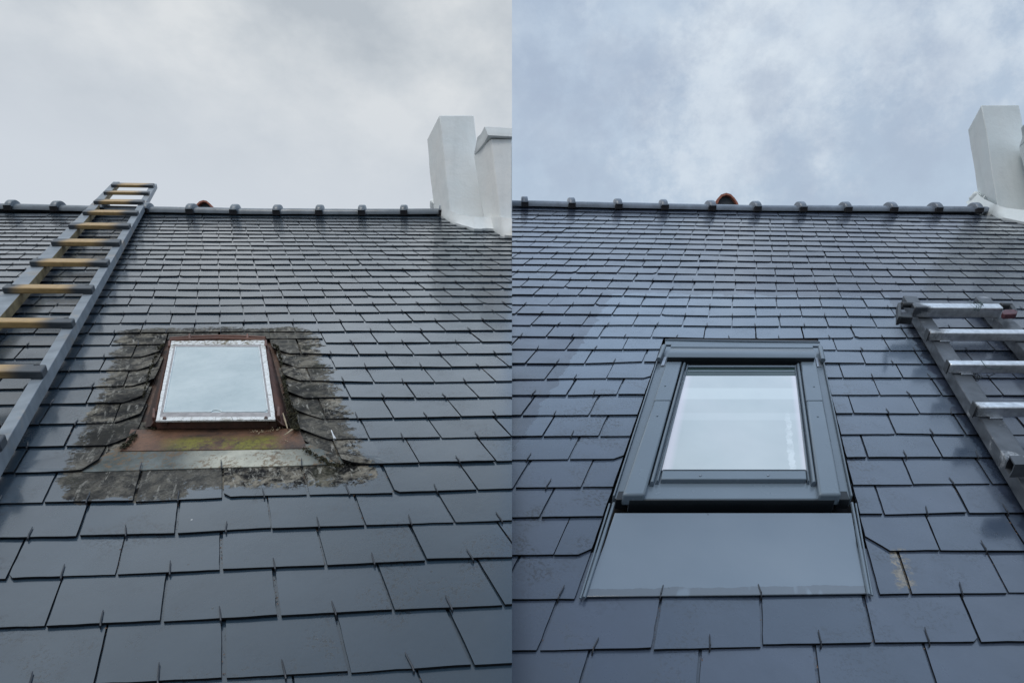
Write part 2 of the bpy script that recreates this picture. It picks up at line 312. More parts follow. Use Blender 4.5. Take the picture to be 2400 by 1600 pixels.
# base colours: two tones, per-slate tone, mottling tone, roughness, (overpainted tone)
SLATE = {'L': [(.015, .031, .048), (.022, .041, .062), (.040, .062, .088), (.012, .024, .038), .25],
         'R': [(.019, .030, .052), (.032, .046, .075), (.058, .070, .108), (.013, .022, .037), .26, (.10, .138, .19)]}
def simple(name, col, rough, spec=.5, metal=0, var=.25, scale=20, bump=.15, bd=.001):
    m = M(name, rough, spec, metal); P = m.pos()
    n = m.noise(P, scale, 4, .6)
    c = m.mix(m.mr(n, .3, .7), tuple(x*(1-var) for x in col), tuple(min(1, x*(1+var)) for x in col))
    r = m.mr(m.noise(P, scale*2.3, 3), .3, .7, max(.02, rough-.07), rough+.07)
    return m.fin(c, r, m.bump(m.noise(P, scale*5, 4, .6), bump, bd))
MAT = {}
MAT['slateL'] = slate_material('L'); MAT['slateR'] = slate_material('R')
MAT['edge'] = simple('dark_slate_edge', (.0075, .0085, .011), .7, spec=.3)  # near-black side faces, darker than the slate tops
MAT['deck'] = simple('roof_underlay', (.008, .008, .009), .9)
MAT['hookL'] = simple('painted_wire', (.045, .05, .06), .35, metal=.4)
MAT['ridgeL'] = simple('painted_ridge_clay', (.16, .185, .21), .3, scale=12, bump=.3)
MAT['ridgeR'] = simple('painted_ridge_clay_blue', (.17, .20, .245), .3, scale=12, bump=.3)
MAT['shade_fill'] = simple('hollow_shade', (.02, .02, .024), .9)  # near-black fill standing in for shade in hollows and gaps
MAT['clay'] = simple('terracotta', (.34, .12, .075), .7, scale=40)
MAT['claydark'] = simple('grey_infill', (.035, .042, .05), .7)
MAT['anthracite'] = simple('anthracite_lacquer', (.145, .185, .225), .24, var=.05, scale=5, bump=.03)
MAT['anthshade'] = simple('anthracite_lacquer_shaded', (.008, .012, .016), .45, var=.1, scale=5, bump=.03)  # same lacquer, shade of down-facing fronts and recesses put into its colour
def mat_render(name, base, warm):
    m = M(name, .75); P = m.pos()
    c = m.mix(m.mr(m.noise(P, 1.6, 4, .6), .35, .65), base, warm)
    c = m.mix(m.mr(m.noise(m.map(P, (3, 3, .5)), 3, 4, .6), .52, .75, 0, .3), c, tuple(x*.72 for x in base))
    c = m.mix(m.mr(m.noise(P, 60, 3), .6, .75, 0, .3), c, tuple(x*.8 for x in base))
    nb = m.bump(m.noise(P, 4, 4, .55), .5, .02); nb = m.bump(m.noise(P, 30, 4, .6), .35, .004, nb)
    return m.fin(c, None, nb)
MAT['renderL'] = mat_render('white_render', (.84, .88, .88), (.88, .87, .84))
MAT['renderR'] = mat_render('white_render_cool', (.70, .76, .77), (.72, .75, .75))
def mat_rust():
    m = M('rusty_painted_iron', .7); P = m.pos()
    a = m.noise(P, 18, 6, .7); c = m.mix(m.mr(a, .35, .65), (.105, .050, .038), (.17, .078, .056))
    c = m.mix(m.mr(m.noise(P, 60, 5, .7), .5, .75, 0, .7), c, (.045, .028, .024))
    c = m.mix(m.mr(m.noise(P, 5, 3), .55, .72, 0, .5), c, (.25, .11, .07))
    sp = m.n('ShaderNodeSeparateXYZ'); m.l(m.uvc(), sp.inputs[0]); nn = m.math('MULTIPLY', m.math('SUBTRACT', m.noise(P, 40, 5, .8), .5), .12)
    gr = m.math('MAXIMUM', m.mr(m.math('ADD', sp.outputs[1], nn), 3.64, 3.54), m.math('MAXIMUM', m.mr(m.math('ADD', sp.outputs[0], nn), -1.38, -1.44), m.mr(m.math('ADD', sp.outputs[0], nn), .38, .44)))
    c = m.mix(m.math('MULTIPLY', gr, .8), c, (.018, .013, .011))  # shade of the kerb front and side channels, painted over the rust
    return m.fin(c, .62, m.bump(m.noise(P, 90, 5, .7), .5, .0015))
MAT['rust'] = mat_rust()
def mat_apron_rust():
    m = M('rusty_apron_with_moss', .7); P = m.pos(); U = m.uvc()
    c = m.mix(m.mr(m.noise(P, 16, 6, .7), .35, .65), (.038, .024, .019), (.17, .082, .045))
    sp = m.n('ShaderNodeSeparateXYZ'); m.l(U, sp.inputs[0])
    band = m.math('MULTIPLY', m.mr(sp.outputs[0], -1.35, -.9), m.mr(sp.outputs[0], .15, .35, 1, 0))
    band = m.math('MULTIPLY', band, m.mr(sp.outputs[1], 3.32, 3.12))
    g = m.mr(m.math('ADD', m.noise(m.map(P, (1, 1, 1)), 13, 3), m.math('MULTIPLY', m.noise(P, 85, 4, .8), .9)), .80, 1.02)
    c = m.mix(m.math('MULTIPLY', band, m.math('MULTIPLY', g, .95)), c, (.19, .175, .018))
    c = m.mix(m.mr(m.noise(P, 110, 4, .7), .52, .72, 0, .6), c, (.035, .026, .02))
    c = m.mix(m.mr(m.vor(P, 42), .10, .05, 0, .5), c, (.2, .17, .14))
    return m.fin(c, .6, m.bump(m.noise(P, 80, 5, .7), .6, .002))
MAT['apron_old'] = mat_apron_rust()
def mat_zinc():
    m = M('stained_zinc', .5, .2); P = m.pos(); U = m.uvc()
    sp = m.n('ShaderNodeSeparateXYZ'); m.l(U, sp.inputs[0])
    mid = m.math('MULTIPLY', m.mr(sp.outputs[0], -1.1, -.5), m.mr(sp.outputs[0], .2, .75, 1, 0))
    c = m.mix(m.mr(m.noise(P, 14, 6, .7), .35, .65), (.075, .085, .08), (.17, .19, .185))
    n2 = m.mr(m.noise(m.map(P, loc=(1, 6, 3)), 8, 4, .6), .38, .56)
    c = m.mix(m.math('MULTIPLY', mid, m.math('ADD', m.math('MULTIPLY', n2, .6), .4)), c, (.50, .49, .41))
    c = m.mix(m.mr(m.math('ADD', m.noise(P, 75, 5, .85), m.math('MULTIPLY', m.noise(P, 9, 2), .5)), .76, .84, 0, .8), c, (.17, .115, .07))
    c = m.mix(m.mr(m.noise(m.map(P, loc=(4, 4, 1)), 22, 5, .8), .6, .7, 0, .6), c, (.05, .05, .045))
    return m.fin(c, .8, m.bump(m.noise(P, 60, 5, .7), .4, .001))
MAT['zinc'] = mat_zinc()
def mat_putty():
    m = M('flaking_white_putty', .8); P = m.pos()
    e = m.vor(m.map(P, (1, 1, 1)), 62, 'DISTANCE_TO_EDGE'); e2 = m.noise(P, 70, 4, .7)
    c = m.mix(m.mr(e2, .3, .7), (.70, .71, .70), (.85, .86, .85))
    sp = m.n('ShaderNodeSeparateXYZ'); m.l(m.uvc(), sp.inputs[0])
    dirty = m.math('MAXIMUM', m.mr(sp.outputs[1], 3.75, 3.35), m.mr(sp.outputs[1], 7.6, 7.9))
    c = m.mix(m.math('MULTIPLY', dirty, m.mr(e2, .45, .62)), c, (.16, .13, .07))
    c = m.mix(m.mr(e, .03, .012, 0, .6), c, (.22, .20, .17))
    return m.fin(c, .75, m.bump(e, .6, .002))
MAT['putty'] = mat_putty()
MAT['oldmetal'] = simple('weathered_grey_paint', (.33, .31, .31), .5, scale=60)
def mat_glass_old():
    m = M('hazy_old_glass', .12); P = m.pos(); U = m.uvc()
    c = m.mix(m.mr(m.noise(P, 5, 5, .7), .35, .65), (.37, .45, .47), (.50, .57, .58))
    sp = m.n('ShaderNodeSeparateXYZ'); m.l(U, sp.inputs[0])
    low = m.mr(sp.outputs[1], 3.95, 3.6)
    c = m.mix(m.math('MULTIPLY', low, m.mr(m.noise(P, 45, 5, .8), .46, .7)), c, (.50, .58, .60))
    c = m.mix(m.mr(m.noise(m.map(U, (9, .6, 1)), 2.5, 5, .7), .56, .75, 0, .35), c, (.42, .48, .50))
    c = m.mix(m.mr(m.noise(P, 200, 2), .70, .74, 0, .5), c, (.12, .15, .16))
    r = m.mr(m.noise(P, 12, 4), .3, .7, .10, .24)
    return m.fin(c, r, m.bump(m.noise(P, 7, 2), .1, .001))
MAT['glass_old'] = mat_glass_old()
MAT['frost'] = simple('white_bloom', (.75, .82, .84), .6)
def mat_glass_new():
    m = M('roof_window_glass', .04, .8); P = m.pos(); U = m.uvc()
    sp = m.n('ShaderNodeSeparateXYZ'); m.l(U, sp.inputs[0])
    c = m.mix(m.mr(m.noise(P, 4, 3), .3, .7), (.42, .47, .46), (.54, .57, .56))
    # bright reflections put into the pane's colour as pale bands
    v = sp.outputs[1]
    f1 = m.math('MULTIPLY', m.mr(v, 7.70, 7.62), m.mr(v, 7.02, 7.10)); c = m.mix(m.math('MULTIPLY', f1, .3), c, (.80, .88, .86))
    f2 = m.math('MULTIPLY', m.mr(v, 6.40, 6.33), m.mr(v, 6.00, 6.06)); c = m.mix(m.math('MULTIPLY', f2, .15), c, (.80, .86, .86))
    w = m.math('ADD', sp.outputs[0], m.math('MULTIPLY', m.math('SUBTRACT', m.noise(m.map(U, (1, 1.2, 1)), 2.5, 4, .7), .5), .12))
    run = m.math('MULTIPLY', m.mr(m.math('ABSOLUTE', m.math('SUBTRACT', w, .40)), .045, .03), m.mr(v, 6.6, 5.8))
    run = m.math('MULTIPLY', run, m.mr(m.noise(P, 40, 4, .8), .35, .55))
    c = m.mix(m.math('MULTIPLY', run, .4), c, (.9, .95, .95))
    pin = m.math('MAXIMUM', m.mr(sp.outputs[0], -1.06, -1.14), m.mr(sp.outputs[0], .50, .56)); c = m.mix(m.math('MULTIPLY', pin, .5), c, (.80, .70, .77))
    c = m.mix(m.mr(m.vor(P, 18), .03, .02, 0, .5), c, (.2, .2, .22))
    return m.fin(c, .05, m.bump(m.noise(P, 3, 2), .05, .003), Coat_Weight=1.0, Coat_Roughness=.02, Coat_IOR=1.9)
MAT['glass_new'] = mat_glass_new()
MAT['greenglass'] = simple('shaded_green_reveal', (.010, .030, .022), .12, var=.3, scale=6, bump=0)  # dark green with the shade of the recessed sash head in its colour
MAT['apron_new'] = None
def mat_apron_new():
    m = M('anthracite_apron', .3); P = m.pos(); U = m.uvc()
    c = m.mix(m.mr(m.noise(P, 6, 3), .3, .7), (.14, .18, .225), (.16, .20, .245))
    sp = m.n('ShaderNodeSeparateXYZ'); m.l(U, sp.inputs[0])
    wv = m.math('ADD', sp.outputs[1], m.math('MULTIPLY', m.math('SUBTRACT', m.noise(m.map(U, (1.3, .2, 1)), 2.6, 4, .6), .5), .18))
    sm = m.math('MULTIPLY', m.mr(wv, 1.18, 1.165), m.mr(m.noise(m.map(U, (2.2, .4, 1)), 1.7, 2), .38, .42))
    c = m.mix(m.math('MULTIPLY', sm, .7), c, (.085, .10, .12))
    c = m.mix(m.mr(m.vor(P, 22), .07, .045, 0, .6), c, (.06, .075, .09))
    r = m.mr(m.noise(P, 9, 4, .6), .3, .7, .13, .22)
    r = m.math('ADD', r, m.math('MULTIPLY', sm, .06))
    return m.fin(c, r, m.bump(m.noise(P, 5, 3), .15, .003), Coat_Weight=.8, Coat_Roughness=.12)
MAT['apron_new'] = mat_apron_new()
def mat_wood(kind):
    m = M('ladder_wood_'+kind, .6); P = m.pos(); U = m.uvc()     # UV: x across the part 0..1, y along in metres
    sp = m.n('ShaderNodeSeparateXYZ'); m.l(U, sp.inputs[0])
    grain = m.noise(m.map(U, (14, 1.6, 1) if kind == 'rail' else (1.6, 90, 1)), 6, 5, .6, .4)
    grey = m.mix(m.mr(grain, .3, .7), (.15, .175, .20), (.27, .305, .34))
    tan = m.mix(m.mr(grain, .3, .7), (.32, .19, .07), (.56, .38, .17))
    tan = m.mix(m.mr(m.noise(P, 30, 5, .7), .55, .75, 0, .6), tan, (.13, .085, .045))
    if kind == 'rung':
        w = m.math('ADD', sp.outputs[0], m.math('MULTIPLY', m.math('SUBTRACT', m.noise(P, 7, 3), .5), .22))
        k = m.math('MULTIPLY', m.mr(w, .05, .24, smooth=True), m.mr(w, .60, .84, 1, 0, smooth=True))
        g2 = m.mix(m.mr(grain, .3, .7), (.035, .042, .052), (.07, .085, .10))
        c = m.mix(k, g2, tan)
    else:
        w = m.mr(m.noise(m.map(P, loc=(2, 2, 2)), 5, 4, .7), .56, .68, 0, .7)
        c = m.mix(w, grey, m.mix(.5, tan, grey))
    return m.fin(c, .5, m.bump(grain, .35, .0015))
MAT['rung'] = mat_wood('rung'); MAT['rail'] = mat_wood('rail')
MAT['railtan'] = simple('worn_bare_wood', (.25, .19, .10), .7, var=.5, scale=18, bump=.4)
MAT['cutwood'] = simple('sawn_end_wood', (.52, .36, .20), .7, var=.2, scale=40)
def mat_alu(name, wear):
    m = M(name, .35); P = m.pos(); U = m.uvc()
    sp = m.n('ShaderNodeSeparateXYZ'); m.l(U, sp.inputs[0])
    w = m.math('ADD', m.noise(P, 6, 3), m.math('MULTIPLY', m.noise(P, 120, 4, .75), .18))
    k = m.mr(m.math('ADD', w, m.math('MULTIPLY', m.mr(sp.outputs[0], .0, .28, -.25, .0), 1)), wear, wear+.10)
    dark = m.mix(m.mr(m.noise(P, 20, 3), .3, .7), (.045, .052, .062), (.075, .085, .10))
    alu = m.mix(m.mr(m.noise(P, 60, 4), .3, .7), (.60, .62, .64), (.86, .88, .90))
    m.l(m.math('MULTIPLY', k, .85), m.b.inputs['Metallic'])
    return m.fin(m.mix(k, dark, alu), m.mr(m.noise(P, 50, 3), .3, .7, .28, .45), m.bump(m.noise(P, 90, 4), .3, .0006))
MAT['alu_rung'] = mat_alu('scratched_aluminium', .36); MAT['alu_rail'] = mat_alu('painted_aluminium', .70)
MAT['plastic'] = simple('black_plastic', (.025, .028, .032), .45)
MAT['redplastic'] = simple('faded_red_plastic', (.085, .028, .035), .5, var=.5)
MAT['wire'] = simple('thin_dark_wire', (.02, .025, .03), .4)
MAT['wiregreen'] = simple('thin_green_wire', (.03, .07, .07), .4)
MAT['twig'] = simple('pale_straw', (.45, .36, .24), .8)
MAT['screw'] = simple('steel_screw', (.35, .37, .4), .3, metal=.8)
MAT['dropping'] = simple('white_blob', (.7, .72, .74), .6)
MAT['moss'] = simple('dark_moss', (.035, .032, .015), .95, var=.7, scale=60)
MAT['grit'] = simple('brown_grit', (.16, .10, .07), .9, var=.8, scale=150)
MAT['ground'] = simple('gravel_ground', (.045, .045, .042), .95, scale=2)
# ------------------------------------------------------------------ slates
def clip(poly, a, b):                           # keep the side left of the directed line a->b
    out = []; n = len(poly)
    sd = lambda p: (b[0]-a[0])*(p[1]-a[1]) - (b[1]-a[1])*(p[0]-a[0])
    for i in range(n):
        p, q = poly[i], poly[(i+1) % n]; sp, sq = sd(p), sd(q)
        if sp >= 0: out.append(p)
        if (sp > 0 > sq) or (sp < 0 < sq):
            t = sp/(sp-sq); out.append((p[0]+(q[0]-p[0])*t, p[1]+(q[1]-p[1])*t))
    return out
def lerp_tab(tab, x):
    if x <= tab[0][0]: return tab[0][1]
    for (a, p), (b, q) in zip(tab, tab[1:]):
        if x <= b: return p+(q-p)*(x-a)/(b-a)
    return tab[-1][1]
TILT, THICK, LEN = .0048, .0043, 2.15
def rows_of(rf, joints, tops, u0, u1, rnd):
    rows = {}
    for i in range(-6, 32):
        meas = []
        if i in joints:
            for x, y in joints[i]: meas.append(rf.uv(x, y))
        vt = sorted((u, v) for u, v in (meas or [rf.uv(x, y) for x, y in tops.get(i, [])]))
        if not vt: vt = [(0, float(i))]
        vt = [(u, i + max(-.35, min(.35, v-i))) for u, v in vt]
        w = 1.46 if i == 31 else 1.0
        off = .5*(i % 2)
        js = []
        if i == 31:
            u = u0 + .37
            while u < u1: js.append(u); u += w*(1+rnd.uniform(-.04, .04))
        else:
            used = {}
            for u, v in meas: used[round(u-off)] = u
            lo = min(used) if used else 0; hi = max(used) if used else 0
            dlo = (used[lo]-off-lo) if used else rnd.uniform(-.04, .04); dhi = (used[hi]-off-hi) if used else dlo
            for k in range(int(u0)-1, int(u1)+2):
                if k in used: js.append(used[k])
                elif used and lo < k < hi:
                    js.append(k+off+(dlo+(dhi-dlo)*(k-lo)/(hi-lo))*.5+rnd.uniform(-.02, .02))
                else: js.append(k+off+(dlo if k < lo else dhi)*.7+rnd.uniform(-.03, .03))
            js.sort()
        rows[i] = (js, vt)
    return rows
def build_slates(rf, rows, hole, side, parent, rnd, u_lim):
    bm = bmesh.new(); uvl = bm.loops.layers.uv.new('UVMap'); rl = bm.verts.layers.float.new('rnd')
    hooks = []
    for i, (js, vt) in rows.items():
        for a, b in zip(js, js[1:]):
            if b < u_lim[0] or a > u_lim[1]: continue
            g = rnd.uniform(.006, .022); g2 = rnd.uniform(.006, .022)
            v0a = lerp_tab(vt, a) + rnd.gauss(0, .012); v0b = lerp_tab(vt, b) + rnd.gauss(0, .012)
            tilt_u = rnd.gauss(0, .006)
            L = LEN if i < 30 else (1.9 if i == 30 else 1.25)
            quad = [(a+g, v0a), (b-g2, v0b), (b-g2+tilt_u, v0b+L), (a+g+tilt_u, v0a+L)]
            if rnd.random() < .13:              # knocked corners
                cs = rnd.uniform(.03, .09)
                quad = clip(quad, (a+g-.001, v0a+cs*1.6), (a+g+cs, v0a-.001)) if rnd.random() < .5 else clip(quad, (b-g2-cs, v0b-.001), (b-g2+.001, v0b+cs*1.6))
            pieces = hole(i, quad) if hole else [(quad, True)]
            for poly, full in pieces:
                if len(poly) < 3: continue
                xs = [p[0] for p in poly]
                if max(xs)-min(xs) < .08: continue
                tone = rnd.random()**.8; hj = rnd.uniform(-.0006, .0008); tw = rnd.gauss(0, .0009)
                dense = []
                n = len(poly)
                for k in range(n):
                    p, q = poly[k], poly[(k+1) % n]
                    d = math.hypot((q[0]-p[0])*.19, (q[1]-p[1])*.118)
                    vmid = min(p[1], q[1]) < v0a+1.0
                    st = max(1, int(d/.022)) if (vmid and i < 18) else 1
                    for s in range(st):
                        t = s/st; x, y = p[0]+(q[0]-p[0])*t, p[1]+(q[1]-p[1])*t
                        if st > 1 and s > 0: x += rnd.gauss(0, .0016); y += rnd.gauss(0, .0026)
                        elif vmid: x += rnd.gauss(0, .002); y += rnd.gauss(0, .003)
                        dense.append((x, y))
                um = (a+b)/2
                le = re = None
                if side == 'L' and 2 <= i <= 8 and not full:
                    if max(xs) < 0: le = max(xs)
                    else: re = min(xs)
                def H(x, y): return hj + (0 if le is None and re is None else .015*max(0, 1-(le-x if le is not None else x-re)/.34)**2*max(0, 1-(y-v0a)/.9)) - TILT*(y-(v0a+v0b)/2) + tw*(x-um)
                top = [bm.verts.new(rf.P(x, y, H(x, y))) for x, y in dense]
                bot = [bm.verts.new(rf.P(x, y, H(x, y)-THICK)) for x, y in dense]
                for vv in top+bot: vv[rl] = tone
                fs = [bm.faces.new(top), bm.faces.new(bot[::-1])]
                m = len(top)
                for k in range(m):
                    f_ = bm.faces.new((top[k], bot[k], bot[(k+1) % m], top[(k+1) % m])); f_.material_index = 1; fs.append(f_)
                lut = {}
                for vv, (x, y) in zip(top, dense): lut[vv] = (x, y)
                for vv, (x, y) in zip(bot, dense): lut[vv] = (x, y)
                for f in fs:
                    for lp in f.loops: lp[uvl].uv = lut[lp.vert]
                if full and i < 31: hooks.append((i, um+rnd.uniform(-.03, .03), lerp_tab(vt, um), hj))
    return bm, hooks
def hook_mesh(bm, rf, u, v, h, rnd, far):
    du = rnd.gauss(0, .012); L = rnd.uniform(.20, .27)
    pts = [rf.P(u, v-.07, h-.0075), rf.P(u, v-.055, h+.0005), rf.P(u, v+.02, h+.0020), rf.P(u+du*.6, v+L*.6, h+.0008), rf.P(u+du, v+L, h+.0006+rnd.uniform(0, .0015))]
    tube(bm, pts, .0013 if far else .0014, 4 if far else 6, [1, 1, 1, 1, .6])
def uv_from_frame(o, rf):                        # store slate units as UV so that stains can be laid in roof coordinates
    me = o.data; base = base_loc(o)
    uvl = me.uv_layers.new(name='UVMap') if not me.uv_layers else me.uv_layers[0]
    Mi = Matrix((rf.U, rf.V, rf.N)).transposed().inverted()
    for lp in me.loops:
        c = me.vertices[lp.vertex_index].co + base
        t = Mi @ (c - rf.O); uvl.data[lp.index].uv = (t[0], t[1])
def holeL(i, q):
    if 2 <= i <= 9 and len(q) != 4: q = square(q)
    if i == 2: l0, l1, r0, r1 = (-2.20, 1.95), (-1.68, 3.0), (.97, 2.0), (.62, 3.1)
    elif 3 <= i <= 8:
        w = (i-3)/6.0; wob = .04*math.sin(i*2.3)
        l0 = (-1.68+.16*w+wob, i); l1 = (l0[0]+.03, i+1); r0 = (.60-.13*w+wob*.7, i); r1 = (r0[0]-.02, i+1)
    elif i == 9:
        out = []
        if q[1][0] <= -1.5 or q[0][0] >= .5: return [(q, True)]
        return [(clip(q, (-9, 9.42), (9, 9.42)), False)]
    else: return [(q, True)]
    res = []
    if q[0][0] < (-1.72 if i == 2 else l0[0]):
        p = clip(q, l0, l1) if q[1][0] > l0[0]-.15 or i == 2 else q
        cutd = p is not q and len(p) >= 3 and q[1][0] > l0[0]-.02
        if cutd and i > 2: p = clip(p, (l0[0]-.36, i-.04), (l0[0]+.02, i+.40))
        res.append((p, not cutd))
    if q[1][0] > r0[0]:
        p = clip(q, r1, r0) if q[0][0] < r0[0]+.3 else q
        cutd = p is not q and q[0][0] < r0[0]+.1
        if cutd and i > 2: p = clip(p, (r0[0]-.02, i+.52), (r0[0]+.40, i-.03))
        if i == 2 and cutd: p = clip(p, (.55, 2.75), (1.0, 1.98))
        res.append((p, not cutd))
    return res
def square(q):                        # back to the four-cornered slate where it meets an opening
    return [(min(p[0] for p in q), min(p[1] for p in q)), (max(p[0] for p in q), min(p[1] for p in q)), (max(p[0] for p in q), max(p[1] for p in q)), (min(p[0] for p in q), max(p[1] for p in q))]
def holeR(i, q):
    if not 1 <= i <= 11: return [(q, True)]
    if len(q) != 4: q = square(q)
    ul, ur = -1.772, 1.222
    res = []
    if q[0][0] < ul:
        p = clip(q, (ul, i), (ul, i+1)); c = q[1][0] > ul
        if c and i in (2, 9, 5): p = clip(p, (ul-.16, i-.05), (ul+.05, i+.22))
        res.append((p, not c))
    if q[1][0] > ur:
        p = clip(q, (ur, i+1), (ur, i)); c = q[0][0] < ur
        if c and i == 2: p = clip(p, (ur-.03, i+.5), (ur+.26, i-.04))
        res.append((p, not c))
    return res
# ------------------------------------------------------------------ house builder: what both roofs share
RIDGE = {'L': [(0, 491), (300, 497.5), (600, 502.5), (900, 503), (1020, 502)], 'R': [(1200, 483), (1500, 489.5), (1800, 494.5), (2280, 496.5)]}
COLL = {'L': [(39.5), (143.6), (246), (347), (448.5), (547), (644), (739.8), (836), (931.6), (1017)],
        'R': [1247, 1353.8, 1460, 1564.8, 1672, 1775, 1878.6, 1980.6, 2084.4, 2186, 2278]}
def ridge_v(rf, side):
    t = [rf.uv(x, y+2) for x, y in RIDGE[side]]
    (ua, va), (ub, vb) = t[0], t[-1]
    return lambda u: lerp_tab(t, u)
JOINTS = {}
def shared(side, rf, hole, joints, tops, house):
    rnd = random.Random(3 if side == 'L' else 5)
    lim = (-16, 5.5) if side == 'L' else (-4.5, 16)
    lim = (-19, 14) if side == 'L' else (-17, 18)
    rows = rows_of(rf, joints, tops, lim[0], lim[1], rnd)
    bm, hooks = build_slates(rf, rows, hole, side, house, rnd, lim)
    JOINTS[side] = rows
    roof = obj('roof', bm, [MAT['slate'+side], MAT['edge']], house, cut=side)
    hs = [(i, u, v, h) for i, u, v, h in hooks if (rf.P(u, v).x < -.02 if side == 'L' else rf.P(u, v).x > .02)]
    def inview(u, v):
        p = rf.P(u, v)-CAM; z = p.dot(FW)
        if z < .3: return False
        x = 1200+F*p.x/z; y = 800-F*p.dot(UP)/z
        return -20 < x < 2420 and 0 < y < 1610
    hs = [h for h in hs if h[0] > -5]
    near = sorted([h for h in hs if inview(h[1], h[2])], key=lambda h: (rf.P(h[1], h[2])-CAM).length)[:100]
    ns = set(near); rest = [h for h in hs if h not in ns]
    for i, u, v, h in near:
        b = bmesh.new(); hook_mesh(b, rf, u, v, h, rnd, False); obj('slate_hook', b, MAT['hookL'], roof, smooth=True)
    b = bmesh.new()
    for i, u, v, h in rest: hook_mesh(b, rf, u, v, h, rnd, True)
    tag(obj('slate_hook', b, MAT['hookL'], roof, cut=None), kind='stuff')
    # underlay and rear slope
    b = bmesh.new(); hull(b, [rf.P(u, v, -.036) for u, v in ((-19, -6), (19, -6), (19, 33.2), (-19, 33.2))], [rf.P(u, v, -.05) for u, v in ((-19, -6), (19, -6), (19, 33.2), (-19, 33.2))])
    obj('roof_underlay', b, MAT['deck'], house, cut=side)
    rv = ridge_v(rf, side)
    A = [rf.P(-19, rv(-9)+.6, -.02), rf.P(19, rv(9)+.6, -.02)]
    back = Vector((0, 2.6, -2.3)); b = bmesh.new()
    hull(b, [A[0], A[1], A[1]+back, A[0]+back], [p-Vector((0, .02, .05)) for p in (A[0], A[1], A[1]+back, A[0]+back)])
    obj('rear_slope', b, MAT['slate'+side], house, cut=side)
    # ridge tiles: half-round lengths, each with a rolled collar at its joint
    cu = [rf.uv(x, lerp_tab(RIDGE[side], x)-8)[0] for x in COLL[side]]
    if side == 'L': cu = [cu[0]-1.63*k for k in range(6, 0, -1)]+cu
    else: cu = [cu[0]-1.6*k for k in range(3, 0, -1)]+cu
    ax = rf.U.normalized(); zz = Vector((0, 0, 1)); zz = (zz-ax*zz.dot(ax)).normalized(); fb = zz.cross(ax)   # points to the back or front
    if fb.dot(FW) > 0: fb = -fb                                                            # towards the viewer
    r0 = .040
    def arc(c, r, x, squash=1.0, n=14, a0=-24, a1=200):
        return [c + ax*x + fb*math.cos(math.radians(a0+(a1-a0)*k/n))*r + zz*math.sin(math.radians(a0+(a1-a0)*k/n))*r*squash for k in range(n+1)]
    wu = rf.U.length
    for k in range(len(cu)):
        ua = cu[k]; ub = cu[k+1] if k+1 < len(cu) else (cu[k]+.45)
        b = bmesh.new()
        def centre(u):                     # set back so that the front lip lies over the top course
            p = rf.P(u, rv(u), 0.0); return p - fb*r0*math.cos(math.radians(24)) + zz*(r0*math.sin(math.radians(24))+.008)
        st = 6; dz = rnd.uniform(-.002, .002)
        rings = []
        for q in range(st+1):
            t = q/st; u = ua+(ub-ua)*t
            sag = zz*(dz+.0012*math.sin(t*3.1))
            rr = r0*(1.0+.03*(1-t))
            outer = arc(centre(u)+sag, rr, 0); inner = arc(centre(u)+sag, rr-.012, 0)
            rings.append([b.verts.new(p) for p in outer+inner[::-1]])
        for A_, B_ in zip(rings, rings[1:]):
            m = len(A_)
            for q in range(m): b.faces.new((A_[q], A_[(q+1) % m], B_[(q+1) % m], B_[q]))
        b.faces.new(rings[0]); b.faces.new(rings[-1][::-1])
        tl = obj('ridge_tile', b, MAT['ridge'+side], house, smooth=True, cut=side)
        if tl is None: continue
        # collar (rolled rim)
        b = bmesh.new(); c = centre(ua); prof = [(-.026, .000), (-.025, .023), (-.019, .028), (.012, .029), (.019, .025), (.023, .000)]
        rg = []
        skew = rnd.uniform(-.004, .004)
        nn = 16; under = bmesh.new()
        for xa, xb in ((-.026, .022),):
            lo_ = [c+ax*x_+(fb*math.cos(math.radians(a_))+zz*math.sin(math.radians(a_)))*r_ for a_, r_ in ((-38, .038), (2, .036), (2, r0+.027), (-30, r0+.020)) for x_ in (xa,)]
            hull(under, lo_, [p_+ax*(xb-xa) for p_ in lo_])  # dark wedge put in for the shade of the collar's hollow
        for q in range(nn+1):
            ang = math.radians(0+(182)*q/nn)
            d = fb*math.cos(ang)+zz*math.sin(ang)
            rg.append([b.verts.new(c+ax*(x+skew*math.cos(ang))+d*(r0+h)) for x, h in prof]+[b.verts.new(c+ax*(prof[-1][0]+skew*math.cos(ang))+d*(r0-.010)), b.verts.new(c+ax*(prof[0][0]+skew*math.cos(ang))+d*(r0-.010))])
        for A_, B_ in zip(rg, rg[1:]):
            m = len(A_)
            for q in range(m): b.faces.new((A_[q], A_[(q+1) % m], B_[(q+1) % m], B_[q]))
        b.faces.new(rg[0]); b.faces.new(rg[-1][::-1])
        obj('collar', b, MAT['ridge'+side], tl, smooth=True, cut=side); obj('shade_fill', under, MAT['shade_fill'], tl, cut=side)
    return rv
